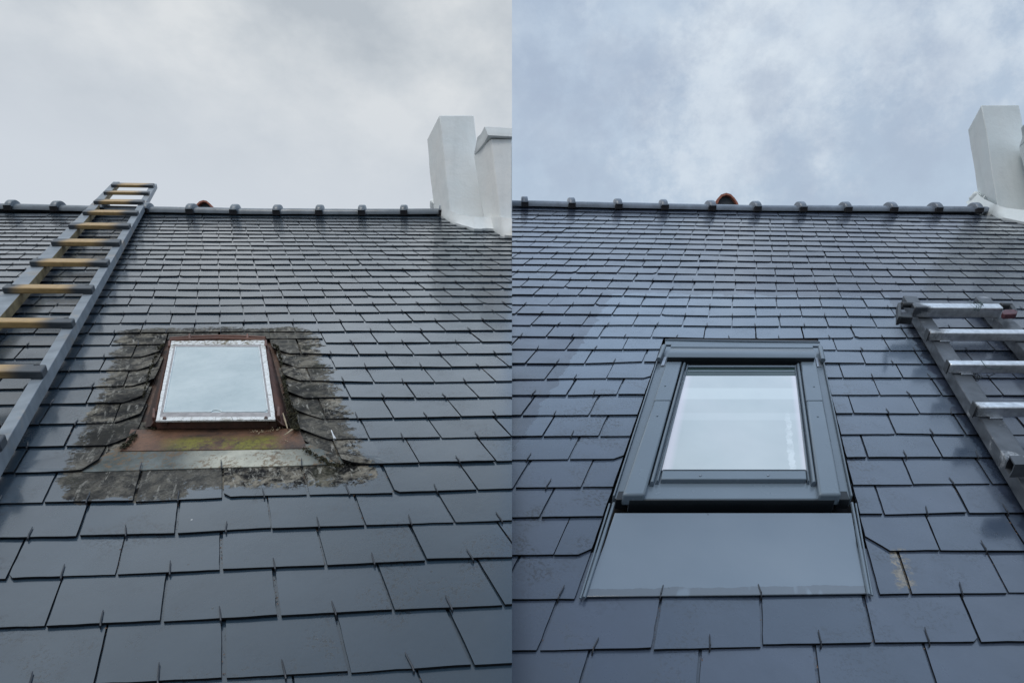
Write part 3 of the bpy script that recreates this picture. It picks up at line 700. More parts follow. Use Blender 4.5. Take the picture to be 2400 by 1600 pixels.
def chimney(side, house, rf):
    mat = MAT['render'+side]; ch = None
    if side == 'L': mp = lambda x, y: (x, y)
    else: mp = lambda x, y: (2299.6+1.094*(x-1029.4), 246.4+1.03*(y-270.4))
    def onY(x, y, Y): r = ray(*mp(x, y)); return CAM + r*((Y-CAM.y)/r.y)
    def onZ(x, y, Z): r = ray(*mp(x, y)); return CAM + r*((Z-CAM.z)/r.z)
    A = rf.Q(*mp(1064, 518), 0.0); Yf = A.y
    FL = onY(1029.4, 270.4, Yf); zt = FL.z
    FR = onZ(1110.6, 270.4, zt); BL = onZ(1000.8, 327, zt)
    BR = FR+(BL-FL)
    fl = onY(1064, 512, Yf); fr = onY(1143, 508, Yf+.01)
    bl = onY(1021.5, 480, BL.y); br = fr+(bl-fl)
    down = Vector((0, 0, -.6))
    def wall(b, tops, feet):
        # subdivided faces with slight unevenness so that the render reads as trowelled
        n = len(tops); m = 10
        grid = []
        for k in range(m+1):
            t = k/m
            grid.append([b.verts.new(tops[j].lerp(feet[j], t) + Vector((noise.noise(tops[j]*3+Vector((t*4, 0, 0))), noise.noise(tops[j]*5+Vector((0, t*4, 0))), 0))*.006*(1 if 0 < k else 0)) for j in range(n)])
        for a, c in zip(grid, grid[1:]):
            for j in range(n): b.faces.new((a[j], a[(j+1) % n], c[(j+1) % n], c[j]))
        b.faces.new(grid[0]); b.faces.new(grid[-1][::-1])
    b = bmesh.new(); wall(b, [FL, FR, BR, BL], [fl+down*.3, fr+down*.3, br+down, bl+down*.3])
    # main stack, standing forward of the buttress
    sf = rf.Q(*mp(1182, 545), 0); Ys = sf.y
    s_fl = onY(1149.8, 325.5, Ys); zs = s_fl.z
    s_bl = onZ(1110, 366, zs); foot_fl = onY(1181, 520, Ys); foot_bl = onY(1146, 505, s_bl.y)
    rx = Vector((1.25, 0, 0)); sk = rf.U.normalized()*1.25
    wall(b, [s_fl, s_fl+sk, s_bl+sk+Vector((0, .3, 0)), s_bl], [foot_fl+down*.25, foot_fl+sk+down*.25, foot_bl+sk+down+Vector((0, .3, 0)), foot_bl+down*.4])
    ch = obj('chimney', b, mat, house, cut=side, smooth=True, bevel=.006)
    # cap of the main stack: a slab that sails over the wall
    c_fl = onZ(1143.5, 320, zs); t_fl = onZ(1137, 299, zs+.075)
    e = (c_fl-s_fl); c_bl = onZ(1114, 362, zs)
    th = Vector((0, 0, .085))
    o1 = [c_fl, c_fl+sk, s_bl+sk+Vector((.0, .35, 0)), c_bl+(s_bl-s_fl)*.05]
    b = bmesh.new()
    bot = o1; top = [p+th for p in o1]
    top = [onZ(1137, 299.5, zs+.07), onZ(1137, 299.5, zs+.07)+sk, top[2], onZ(1118.5, 322, zs+.07)]
    hull(b, top, bot)
    bmesh.ops.subdivide_edges(b, edges=b.edges[:], cuts=6, use_grid_fill=True)
    for v in b.verts: v.co += Vector((noise.noise(v.co*9), noise.noise(v.co*9+Vector((3, 3, 3))), noise.noise(v.co*9+Vector((7, 1, 3)))))*.016
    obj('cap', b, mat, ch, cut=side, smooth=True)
    # cement fillet flaring on to the slates
    low = [(1023, 493), (1030, 499), (1040, 506), (1052, 514), (1064, 521), (1074, 525), (1082, 526.5), (1096, 531), (1111, 535), (1126, 536.5), (1140, 535.5), (1156, 536.5), (1166, 542), (1175, 547), (1183, 550.5), (1205, 553), (1260, 556)]
    hi = [(1020, 470), (1026, 476), (1036, 484), (1050, 491), (1062, 497), (1072, 501), (1083, 504), (1097, 506), (1111, 508), (1126, 509), (1138, 509), (1150, 509), (1160, 508), (1170, 508), (1180, 510), (1205, 513), (1260, 516)]
    b = bmesh.new(); rowsf = [[], [], [], []]
    for (x, y), (x2, y2) in zip(low, hi):
        jx = random.uniform(-1, 1); jy = random.uniform(-1.2, 1.2)
        p = rf.Q(*mp(x+jx*.6, y+jy*.8), .012); yw = p.y+.035
        q = onY(x2, y2, yw)
        rowsf[0].append(p - rf.N*.016); rowsf[1].append(p); rowsf[2].append(p.lerp(q, .45)+Vector((0, .006, 0))+rf.N*.004*noise.noise(p*9)); rowsf[3].append(q)
    back = [p+Vector((0, .12, -.02)) for p in rowsf[3]]
    rr = [[b.verts.new(p) for p in row] for row in rowsf+[back]]
    for a, c in zip(rr, rr[1:]):
        for k in range(len(a)-1): b.faces.new((a[k], a[k+1], c[k+1], c[k]))
    obj('cement_fillet', b, mat, ch, cut=side, smooth=True)
    # lump of mortar closing the last ridge tile
    b = bmesh.new(); bmesh.ops.create_icosphere(b, subdivisions=3, radius=.05)
    c = onY(1019, 481, rf.Q(*mp(1022, 497)).y+.06)
    for v in b.verts: v.co = Vector((v.co.x*.7, v.co.y, v.co.z*.9))*(1+.35*noise.noise(v.co*25)) + c
    obj('mortar_lump', b, mat, ch, smooth=True)
    # lifted flap of flashing in the corner
    b = bmesh.new(); Yq = rf.Q(*mp(1030, 500)).y-.02
    tube(b, [onY(1024, 494, Yq), onY(1031, 487, Yq-.01), onY(1037.5, 477, Yq-.02)], .011, 6, [.6, 1, .4])
    obj('flashing_flap', b, mat, ch, smooth=True)
def clay_end(side, house, rf, rv):
    pts = {'L': [(455, 489), (459, 480), (467, 472), (476, 469), (484, 470.5), (491, 476), (498, 484), (501, 490)],
           'R': [(1676, 478), (1681, 466), (1690, 456), (1702, 452), (1713, 455), (1722, 464), (1729, 474), (1732, 482)]}[side]
    Y = rf.P(0, rv(0)).y + .75
    def onY(x, y, Y=Y): r = ray(x, y); return CAM + r*((Y-CAM.y)/r.y)
    P = [onY(*p) for p in pts]; back = Vector((0, .35, 0)); mid = sum(P, Vector())/len(P)
    b = bmesh.new(); A = [p for p in P]; B = [mid+(p-mid)*.80+Vector((0, 0, -.008)) for p in P]
    ra = [b.verts.new(p) for p in A]; rb = [b.verts.new(p) for p in B]; rc = [b.verts.new(p+back) for p in A]; rd = [b.verts.new(p+back) for p in B]
    for k in range(len(A)-1):
        b.faces.new((ra[k], ra[k+1], rb[k+1], rb[k])); b.faces.new((ra[k], rc[k], rc[k+1], ra[k+1])); b.faces.new((rb[k], rb[k+1], rd[k+1], rd[k])); b.faces.new((rc[k], rd[k], rd[k+1], rc[k+1]))
    for a in ((ra, rb, rc, rd),): b.faces.new((ra[0], rb[0], rd[0], rc[0])); b.faces.new((ra[-1], rc[-1], rd[-1], rb[-1]))
    t = obj('clay_ridge_end', b, MAT['clay'], house, smooth=True); tag(t, 'orange terracotta ridge end showing above the grey ridge')
    b = bmesh.new(); off = Vector((0, .03, 0)); hull(b, [p+off for p in B], [p+off+Vector((0, .05, 0)) for p in B])
    obj('infill', b, MAT['claydark'], t)
def lens(rf, x, y, h, r, n=12):
    return [rf.Q(x, y, h) + (rf.U.normalized()*math.cos(6.2832*k/n) + rf.V.normalized()*math.sin(6.2832*k/n))*r for k in range(n)]
# ================================================================== ground
b = bmesh.new(); bmesh.ops.create_grid(b, x_segments=1, y_segments=1, size=600)
g = obj('ground', b, MAT['ground']); tag(g, kind='structure')
# ================================================================== left house
HL = thing('house', RL.P(-4, -6)-Vector((0, 0, .0)), 'left slate roof with the small rusty old skylight, painted ridge tiles and white chimney', 'house', 'slate roofed houses')
rvL = shared('L', RL, holeL, JL, TL, HL); chimney('L', HL, RL); clay_end('L', HL, RL, rvL)
def sub(name, bm, mat, parent, rf=None, **kw):
    o = obj(name, bm, mat, parent, **kw)
    if rf: uv_from_frame(o, rf)
    return o
def old_skylight():
    rf = Roof(GL, 1.12); rf.N = rf.N*.58          # low kerb: heights below are in this shallower unit
    b = bmesh.new(); prism(b, rf, [(363, 984), (648, 982.5), (621, 796), (400, 797)], .046, .0, grow=.0)
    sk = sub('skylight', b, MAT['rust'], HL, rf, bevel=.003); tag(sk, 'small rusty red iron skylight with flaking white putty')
    # tray lying between the slates, its apron tongue over the zinc
    b = bmesh.new()
    prism(b, rf, [(281, 1056), (498, 1053.5), (717, 1049.5), (714, 1035), (700, 1004), (307, 1006), (300, 1022), (292, 1040)], -.001, -.006)
    sub('apron', b, MAT['apron_old'], sk, rf)
    b = bmesh.new(); prism(b, rf, [(300, 1012), (705, 1010), (694, 975), (676, 905), (662, 840), (652, 792), (372, 794), (352, 850), (330, 935)], -.030, -.040)
    sub('side_gutter', b, MAT['apron_old'], sk, rf)
    b = bmesh.new(); prism(b, rf, [(190, 1105.5), (498, 1095.5), (700, 1090), (806, 1086), (797, 1070), (725, 1040), (275, 1046), (240, 1068), (205, 1094)], -.0045, -.009)
    z = sub('zinc_strip', b, MAT['zinc'], sk, rf); tag(z, 'pale stained zinc strip under the rusty apron')
    # flared sides of the kerb
    b = bmesh.new()
    T = [(362, 985.5), (649, 984), (621, 796), (400, 797)]
    t_ = [rf.uv(x, y, .044) for x, y in T]
    o_ = [(t_[0][0]-.17, t_[0][1]+.10), (t_[1][0]+.17, t_[1][1]+.10), (t_[2][0]+.08, t_[2][1]+.2), (t_[3][0]-.10, t_[3][1]+.2)]
    m_ = [((a[0]*.6+c[0]*.4), (a[1]*.6+c[1]*.4)) for a, c in zip(t_, o_)]
    R0 = [b.verts.new(rf.P(*p, .044)) for p in t_]; R1 = [b.verts.new(rf.P(*p, .016)) for p in m_]; R2 = [b.verts.new(rf.P(*p, (.001 if q_ < 2 else -.028))) for q_, p in enumerate(o_)]
    for a, c in ((R0, R1), (R1, R2)):
        for k in range(4): b.faces.new((a[k], a[(k+1) % 4], c[(k+1) % 4], c[k]))
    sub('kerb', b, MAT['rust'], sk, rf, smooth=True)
    out = [(401.5, 798.5), (619.6, 797), (645.5, 982.6), (364.9, 985.5)]
    inn = [(408, 807.5), (610.5, 807.5), (635, 976), (374, 976.8)]
    b = bmesh.new()
    # putty laid in short broken lengths
    rp = random.Random(4)
    O = [rf.uv(x, y, .052) for x, y in out]; I = [rf.uv(x, y, .052) for x, y in inn]
    for k in range(4):
        j = (k+1) % 4; n = 16 if k % 2 else 14
        for s in range(n):
            t0, t1 = s/n, (s+1)/n - rp.uniform(.000, .003)
            f = lambda A_, B_, t: (A_[0]+(B_[0]-A_[0])*t, A_[1]+(B_[1]-A_[1])*t)
            jo = rp.uniform(-.0035, .0035)
            q = [f(O[k], O[j], t0), f(O[k], O[j], t1), f(I[k], I[j], t1), f(I[k], I[j], t0)]
            q = [(u+jo*(1 if z < 2 else .2), v+jo*(1 if z < 2 else .2)) for z, (u, v) in enumerate(q)]
            h = .052+rp.uniform(-.0004, .0005)
            prism(b, rf, q, h, .045, px=False)
    sub('putty', b, MAT['putty'], sk, rf)
    b = bmesh.new(); ring(b, rf, inn, [(412.5, 811.5), (606.5, 812), (627.5, 965.5), (383.5, 966)], .0515, .045)
    sub('sash', b, MAT['oldmetal'], sk, rf, bevel=.001)
    b = bmesh.new(); prism(b, rf, [(410, 808.5), (609.5, 809), (632, 972), (378, 972)], .0495, .046)
    gl = sub('glass', b, MAT['glass_old'], sk, rf)
    b = bmesh.new()
    q = [(412.5, 811.5), (383.5, 965.7), (494, 964.8)]
    tube(b, [rf.Q(x, y, .0512) for x, y in q], .0012, 6)
    tube(b, [rf.Q(519, 964.8, .0512), rf.Q(620, 964, .0512), rf.Q(627, 960, .0512), rf.Q(606.5, 812, .0512)], .0010, 6)
    tube(b, [rf.Q(507+13*math.cos(a), 965-5*math.sin(a), .0512) for a in [math.pi*k/8 for k in range(9)]], .0013, 6)
    sub('sealing_bead', b, MAT['frost'], sk, rf)
    # red top rail and the lugs
    b = bmesh.new(); tube(b, [rf.Q(399, 797, .050), rf.Q(450, 794.5, .053), rf.Q(510, 793, .054), rf.Q(570, 794.3, .053), rf.Q(622, 796.5, .050)], .0055, 8)
    tube(b, [rf.Q(398, 793.5, .030), rf.Q(450, 789.5, .030), rf.Q(510, 788, .030), rf.Q(570, 789, .030), rf.Q(622, 792, .030)], .006, 8)
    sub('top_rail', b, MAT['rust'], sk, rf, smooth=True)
    for (x, y, w, l) in ((443.7, 788, 3, 7), (579.5, 788, 3, 7), (396.5, 803, 3.5, 6.5), (622.5, 802, 3.5, 6.5), (359.5, 966, 4, 11), (652.5, 962, 4, 11), (385, 978, 5, 3), (623, 977, 5, 3)):
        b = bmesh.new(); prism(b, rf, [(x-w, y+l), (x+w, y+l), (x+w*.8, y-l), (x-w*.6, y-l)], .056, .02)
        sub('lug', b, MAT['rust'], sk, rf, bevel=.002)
    return sk
old_skylight()
# ================================================================== right house
HR = thing('house', RR.P(5, -6), 'right slate roof with the new anthracite roof window, painted ridge tiles and white chimney', 'house', 'slate roofed houses')
rvR = shared('R', RR, holeR, JR, TR, HR); chimney('R', HR, RR); clay_end('R', HR, RR, rvR)
def new_window():
    rf = RR; A = MAT['anthracite']; D = MAT['anthshade']
    def pr(name, pts, h1, h0, mat, parent, bevel=.0015, hs=None):
        b = bmesh.new(); prism(b, rf, pts, h1, h0, hs=hs); return sub(name, b, mat, parent, rf, bevel=bevel)
    # main casing: lower cover face and front in the shaded lacquer
    sk = pr('skylight', [(1472, 1168.5), (1960, 1168.5), (1906, 1131), (1878, 868), (1598, 868), (1524, 1131)], .0375, .0, A, HR, .003)
    tag(sk, 'modern anthracite roof window with pale glass')
    pr('front_face', [(1475, 1172), (1957, 1172), (1957, 1168.8), (1475, 1168.8)], .0362, .001, D, sk, .001)
    # recessed corners as solid boxes in the shaded lacquer
    pr('corner_box', [(1443, 1170), (1470, 1170), (1477, 1150), (1450, 1150)], .030, .003, D, sk)
    pr('corner_box', [(1962, 1170), (1992, 1170), (1985, 1150), (1955, 1150)], .030, .003, D, sk)
    # apron, bent once
    b = bmesh.new(); top = [(1441, 1207), (1720, 1207), (1996, 1207), (1991+27, 1280), (2035, 1390), (1702, 1394.5), (1372, 1397.5), (1413, 1280)]
    a0 = [rf.uv(x, y, .016) for x, y in [(1441, 1201), (1996, 1201)]]; a1 = [rf.uv(x, y, .004) for x, y in [(1416, 1273), (2010, 1273)]]; a2 = [rf.uv(x, y, .001) for x, y in [(1370, 1397.5), (1702, 1394.5), (2036, 1390.5)]]
    P3 = [(a0[0], .016), (a0[1], .016), (a1[1], .0012), (a2[2], .0015), (a2[1], .0015), (a2[0], .0015), (a1[0], .0012)]
    vs = [b.verts.new(rf.P(*p, h)) for p, h in P3]; lo = [b.verts.new(rf.P(*p, h-.003)) for p, h in P3]
    for s, fl in ((vs, False), (lo, True)):
        f1 = [s[0], s[1], s[2], s[6]]; f2 = [s[6], s[2], s[3], s[4], s[5]]
        for f in (f1, f2): b.faces.new(f[::-1] if fl else f)
    for k in range(7): b.faces.new((vs[k], lo[k], lo[(k+1) % 7], vs[(k+1) % 7]))
    sub('apron', b, MAT['apron_new'], sk, rf, bevel=.0012)
    # raised side flashings with folded fins
    for sg, (f0, f1, g0, g1) in ((-1, ((1553, 812), (1440, 1167), (1575, 812), (1474, 1167))), (1, ((1920.5, 815), (1992.5, 1167), (1900, 815), (1958, 1167)))):
        pr('side_flashing', [f0, f1, g1, g0] if sg < 0 else [g0, g1, f1, f0], .018, -.004, A, sk, .001)
        b = bmesh.new(); o = [rf.uv(*p, .018) for p in (f0, f1)]
        w = .022*sg
        for (ua, va), (ub, vb), h1 in (((o[0][0], o[0][1]), (o[1][0], o[1][1]), .026),):
            hull(b, [rf.P(ua+w, va, h1), rf.P(ua, va, h1), rf.P(ub, vb, h1), rf.P(ub+w, vb, h1)], [rf.P(ua+w, va, -.006), rf.P(ua, va, -.006), rf.P(ub, vb, -.006), rf.P(ub+w, vb, -.006)])
        sub('flashing_fin', b, A, sk, rf, bevel=.0015)
        b = bmesh.new()                       # lower fin beside the apron
        e = [rf.uv(*p, .006) for p in (((1439, 1180), (1369, 1398)) if sg < 0 else ((1996, 1180), (2037, 1391)))]
        tube(b, [rf.P(e[0][0]+.0*sg, e[0][1], .008), rf.P(e[1][0], e[1][1], .004)], .0035, 6)
        tube(b, [rf.P(e[0][0]+.05*sg, e[0][1], .006), rf.P(e[1][0]+.035*sg, e[1][1], .002)], .0022, 6)
        sub('apron_fold', b, A, sk, rf, smooth=True)
        # rolled cuff at the top corner
        b = bmesh.new(); c = ((1557, 811), (1544, 842)) if sg < 0 else ((1922.5, 814), (1929, 844))
        tube(b, [rf.Q(*c[0], .034), rf.Q(*c[1], .034)], .0075, 10); sub('corner_cuff', b, A, sk, rf, smooth=True)
        b = bmesh.new(); q = [(1548, 856), (1557, 856), (1563, 836), (1556, 836)] if sg < 0 else [(1915, 858), (1926, 858), (1919, 838), (1911.5, 838)]
        prism(b, rf, q, .022, .015); sub('bracket', b, MAT['screw'], sk, rf, bevel=.001)
    # side covers, each in an upper and a lower length
    for (a, c_, d, e) in (((1562.9, 846), (1598.5, 846), (1512, 1158), (1458.5, 1158)), ((1877, 846), (1913, 846), (1973, 1158), (1920.5, 1158))):
        A0, B0, C0, D0 = [rf.uv(*p, .052) for p in (a, c_, d, e)]
        lp = lambda p, q, t: (p[0]+(q[0]-p[0])*t, p[1]+(q[1]-p[1])*t)
        t = (rf.uv(1545, 937.5, .052)[1]-A0[1])/(D0[1]-A0[1])
        M1, M2 = lp(A0, D0, t), lp(B0, C0, t)
        b = bmesh.new(); prism(b, rf, [A0, B0, lp(B0, C0, t-.004), lp(A0, D0, t-.004)], .0505, .020, px=False); sc = sub('side_cover', b, A, sk, rf, bevel=.003)
        b = bmesh.new(); prism(b, rf, [M1, M2, C0, D0], .052, .020, px=False); sc2 = sub('side_cover', b, A, sk, rf, bevel=.005)
    # slim profile strips between covers and sash
    for (p0, p1, w, h) in (((1604.5, 850), (1528, 1129), 5.2, .050), ((1612, 855), (1541, 1126), 3.6, .048), ((1871, 852), (1908.5, 1129), 5.4, .050), ((1864.2, 856), (1895.5, 1126), 2.8, .048)):
        a_ = rf.uv(*p0, h); c_ = rf.uv(*p1, h); wu = w/ (F*rf.U.length/ (rf.Q(*p1)-CAM).dot(FW))
        b = bmesh.new(); n = 8; rg = []
        for (u, v) in (a_, c_):
            rg.append([b.verts.new(rf.P(u+wu*math.cos(math.pi*k/n), v, h-.010+.012*math.sin(math.pi*k/n))) for k in range(n+1)]+[b.verts.new(rf.P(u-wu, v, .03)), b.verts.new(rf.P(u+wu, v, .03))])
        m = len(rg[0])
        for k in range(m): b.faces.new((rg[0][k], rg[0][(k+1) % m], rg[1][(k+1) % m], rg[1][k]))
        b.faces.new(rg[0]); b.faces.new(rg[1][::-1])
        sub('profile_strip', b, A, sk, rf, smooth=True)
    # sash: dark head, glass, bottom rail
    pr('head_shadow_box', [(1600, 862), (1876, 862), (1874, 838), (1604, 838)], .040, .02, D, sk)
    pr('sash_head', [(1612.5, 859), (1863.5, 859), (1863, 856), (1613.5, 856)], .0475, .038, A, sk, .0008)
    b = bmesh.new(); prism(b, rf, [(1551.5, 1101), (1889.8, 1101), (1865.5, 880.5), (1607, 880.5)], .0445, .041)
    sub('glass', b, MAT['glass_new'], sk, rf)
    b = bmesh.new(); prism(b, rf, [(1607.5, 881.5), (1865.2, 881.5), (1863, 857), (1614, 857)], .0425, .0385); hg = sub('glass_head', b, MAT['greenglass'], sk, rf)
    b = bmesh.new(); prism(b, rf, [(1612, 870.5), (1864, 870.5), (1864, 868.8), (1612.3, 868.8)], .0435, .042); sub('blind_bar', b, A, sk, rf)
    b = bmesh.new(); prism(b, rf, [(1549.5, 1122), (1891, 1122), (1888.5, 1098.5), (1553.5, 1098.5)], .0495, .036); br = sub('bottom_rail', b, A, sk, rf, bevel=.002)
    b = bmesh.new(); prism(b, rf, [(1554.5, 1101.5), (1888.5, 1101.5), (1888.2, 1100.3), (1554.9, 1100.3)], .0505, .049); sub('glazing_bead', b, D, sk, rf)
    for x, y, h in ((1641.4, 1113, .050), (1800.5, 1113, .050), (1559, 903, .051), (1540.6, 973.5, .0525), (1908, 905, .051), (1917, 975, .0525)):
        b = bmesh.new(); big = h < .0505
        t = lens(rf, x, y, h+.0012, .0024 if big else .002); lo = lens(rf, x, y, h-.001, .0032); hull(b, t, lo)
        sub('screw', b, MAT['screw'] if big else A, sk, rf, smooth=True)
    # hood over the head of the sash
    b = bmesh.new(); prof = [(836.5, .062), (826, .066), (816.5, .064)]
    xs = lambda y: (1563.5+(836.5-y)*.37, 1910.5-(836.5-y)*.17)
    rows_ = []
    for y, h in ((846, .040), (836.5, .0640), (831, .0685), (824, .0700), (817.5, .0665), (814.5, .055)):
        l, r = xs(y); rows_.append([rf.Q(l, y, h), rf.Q(r, y+1.5, h)])
    # force the front drop to be square to the roof
    u0, v0 = rf.uv(1563.5, 836.5, .064); u1, v1 = rf.uv(1910.5, 838, .064)
    rows_[0] = [rf.P(u0, v0+.01, .036), rf.P(u1, v1+.01, .036)]
    ub, vb = rf.uv(1571, 814.5, .055); uc, vc = rf.uv(1907, 816, .055)
    rows_.append([rf.P(ub, vb, .03), rf.P(uc, vc, .03)])
    g0 = [b.verts.new(r[0]) for r in rows_]; g1 = [b.verts.new(r[1]) for r in rows_]
    m = len(g0)
    for k in range(m): b.faces.new((g0[k], g1[k], g1[(k+1) % m], g0[(k+1) % m]))
    b.faces.new(g0); b.faces.new(g1[::-1])
    hd = sub('hood', b, A, sk, rf, smooth=True)
    b = bmesh.new(); hull(b, [rf.P(u0+.01, v0-.012, .0625), rf.P(u1-.01, v1-.012, .0625), rf.P(u1-.01, v1+.006, .0625), rf.P(u0+.01, v0+.006, .0625)], [rf.P(u0+.01, v0-.012, .037), rf.P(u1-.01, v1-.012, .037), rf.P(u1-.01, v1+.006, .037), rf.P(u0+.01, v0+.006, .037)])
    sub('hood_front', b, D, sk, rf)
    pr('hood_lip', [(1572, 812.5), (1906, 814.5), (1905, 808.5), (1573, 806.5)], .058, .03, A, sk, .0015)
    pr('head_flashing', [(1558.5, 807), (1923, 810.5), (1922.2, 801), (1559.5, 795)], .020, -.004, A, sk, .002)
    b = bmesh.new(); tube(b, [rf.Q(1559, 796, .022), rf.Q(1740, 799, .023), rf.Q(1921, 801.5, .022)], .0028, 6); sub('drip_edge', b, A, sk, rf, smooth=True)
    pr('head_gap', [(1568, 796), (1918, 802), (1915, 795.5), (1567, 792.5)], .004, -.01, MAT['shade_fill'], sk, 0)  # near-black strip put in for the shade between slates and flashing
    return sk
new_window()
for rf, par, mt, pts in ((RR, HR, 'hookL', ((1548, 1395, 0), (1783.5, 1393, 0), (1310, 1398, 0))), (RL, HL, 'hookL', ((329, 1099, 0), (519, 1093.5, 0), (707, 1090, 0)))):
    for x, y, _ in pts:                       # hooks that hold the lower edge of apron and zinc strip
        u_, v_ = rf.uv(x, y); b = bmesh.new(); hook_mesh(b, rf, u_, v_, .0015, random.Random(int(x)), False)
        obj('edge_hook', b, MAT[mt], par, smooth=True)
# ================================================================== wooden roof ladder
def strip_uv(o, a, bvec, lenx, rf):                # UV: x = 0..1 along the rung, y = metres across
    me = o.data; base = base_loc(o); uvl = me.uv_layers.new(name='UVMap')
    d = bvec.normalized()
    for lp in me.loops:
        c = me.vertices[lp.vertex_index].co+base-a
        uvl.data[lp.index].uv = (c.dot(d)/lenx, (c-d*c.dot(d)).length)
def wooden_ladder():
    rf = RL
    T = thing('ladder', rf.P(-3.6, 0, .02), 'wooden roof ladder with worn tan rungs lying up the left roof and past its ridge', 'ladder')
    h0, h1 = .016, .054
    # each rail: outer line at the near and the far end (pixels, read on the rail's top face)
    def rail(pL0, pR0, pL1, pR1, name='rail', tan=False):
        b = bmesh.new(); A_ = [rf.uv(*p, h1) for p in (pL0, pR0, pR1, pL1)]
        prism(b, rf, A_, h1, h0, px=False)
        o = obj(name, b, [MAT['rail'], MAT['railtan'], MAT['cutwood']], T, bevel=.0015)
        me = o.data
        # end faces sawn, inner side faces bare
        far = (rf.P(*A_[2], h1)+rf.P(*A_[3], h1))/2
        for p in me.polygons:
            n = p.normal
            if abs(n.dot(rf.V.normalized())) > .6 and abs(n.dot(rf.N)) < .4: p.material_index = 2
            elif tan and n.dot(rf.U.normalized()) > .5: p.material_index = 1
        strip_uv(o, rf.P(*A_[0], h1), rf.V, 5.0, rf); return o
    # extend both lines well below the picture
    def ext(p0, p1, t): return (p0[0]+(p1[0]-p0[0])*t, p0[1]+(p1[1]-p0[1])*t)
    def rail_uv(Ln, Rn, Lf, Rf_, tan, **k):
        nL, fL, nR, fR = rf.uv(*Ln, h1), rf.uv(*Lf, h1), rf.uv(*Rn, h1), rf.uv(*Rf_, h1)
        tL = (-3-fL[1])/(nL[1]-fL[1]); tR = (-3-fR[1])/(nR[1]-fR[1])
        A_ = [ext(fL, nL, tL), ext(fR, nR, tR), fR, fL]
        b = bmesh.new(); prism(b, rf, A_, h1, h0, px=False)
        o = obj('rail', b, [MAT['rail'], MAT['railtan'], MAT['cutwood']], T, bevel=.0015)
        for p in o.data.polygons:
            n = p.normal
            if abs(n.dot(rf.V.normalized())) > .75: p.material_index = 2
            elif tan and abs(n.dot(rf.N)) < .5 and n.dot(rf.U) > 0: p.material_index = 1
        strip_uv(o, rf.P(*A_[0], h1), rf.V, 5.0, rf)
    rail_uv((0, 964+40), (0+14, 1038), (354, 430), (367, 431), False)
    rail_uv((-20, 713), (40, 683+14), (265, 426), (280, 426), True)
    rungs = [(264.5, 361.5, 428, 432.5, 439), (245.5, 350.3, 446, 449.5, 456), (223.8, 338, 466, 471, 477), (197.7, 324, 491, 496, 504), (165.3, 305.3, 521, 527, 534), (126.3, 283.4, 558.5, 566, 574),
             (77, 256, 604.5, 613, 621.5), (13.3, 220, 665, 674, 683.5), (-70, 173.5, 743, 753, 764.5), (-170, 107, 851.5, 868, 881), (-260, 11, 1014, 1035, 1050)]
    for k, (xa, xb, yt, ym, yb) in enumerate(rungs):
        hr = h1+.024
        u0, v1 = rf.uv(xa, yt, hr); u1, v1b = rf.uv(xb, yt+1.5, hr)
        _, v0 = rf.uv(xa, ym, hr); _, v0b = rf.uv(xb, ym+1.5, hr)
        # the front drop below ym sets the depth of the batten
        b = bmesh.new(); c = .05
        q = [(u0, v0), (u1, v0b), (u1+.01, v1b), (u0+.01, v1)]
        prism(b, rf, q, hr, h1+.0005, px=False)
        o = obj('rung', b, MAT['rung'], T, bevel=.004)
        a = rf.P(u0, v0, hr); e = rf.P(u1, v0b, hr); strip_uv(o, a, e-a, (e-a).length, rf)
        if k >= 6:
            for uu in (u0+(u1-u0)*.10, u1-(u1-u0)*.07):
                b = bmesh.new(); cc = rf.P(uu, (v0+v1)/2, hr+.0006); n = 14
                ptsN = [cc+(rf.U.normalized()*math.cos(a_)+rf.V.normalized()*math.sin(a_)*.8)*.008 for a_ in [.4+2.3*q_/n for q_ in range(n+1)]]
                tube(b, ptsN, .0009, 5); obj('nail', b, MAT['plastic'], o)
wooden_ladder()
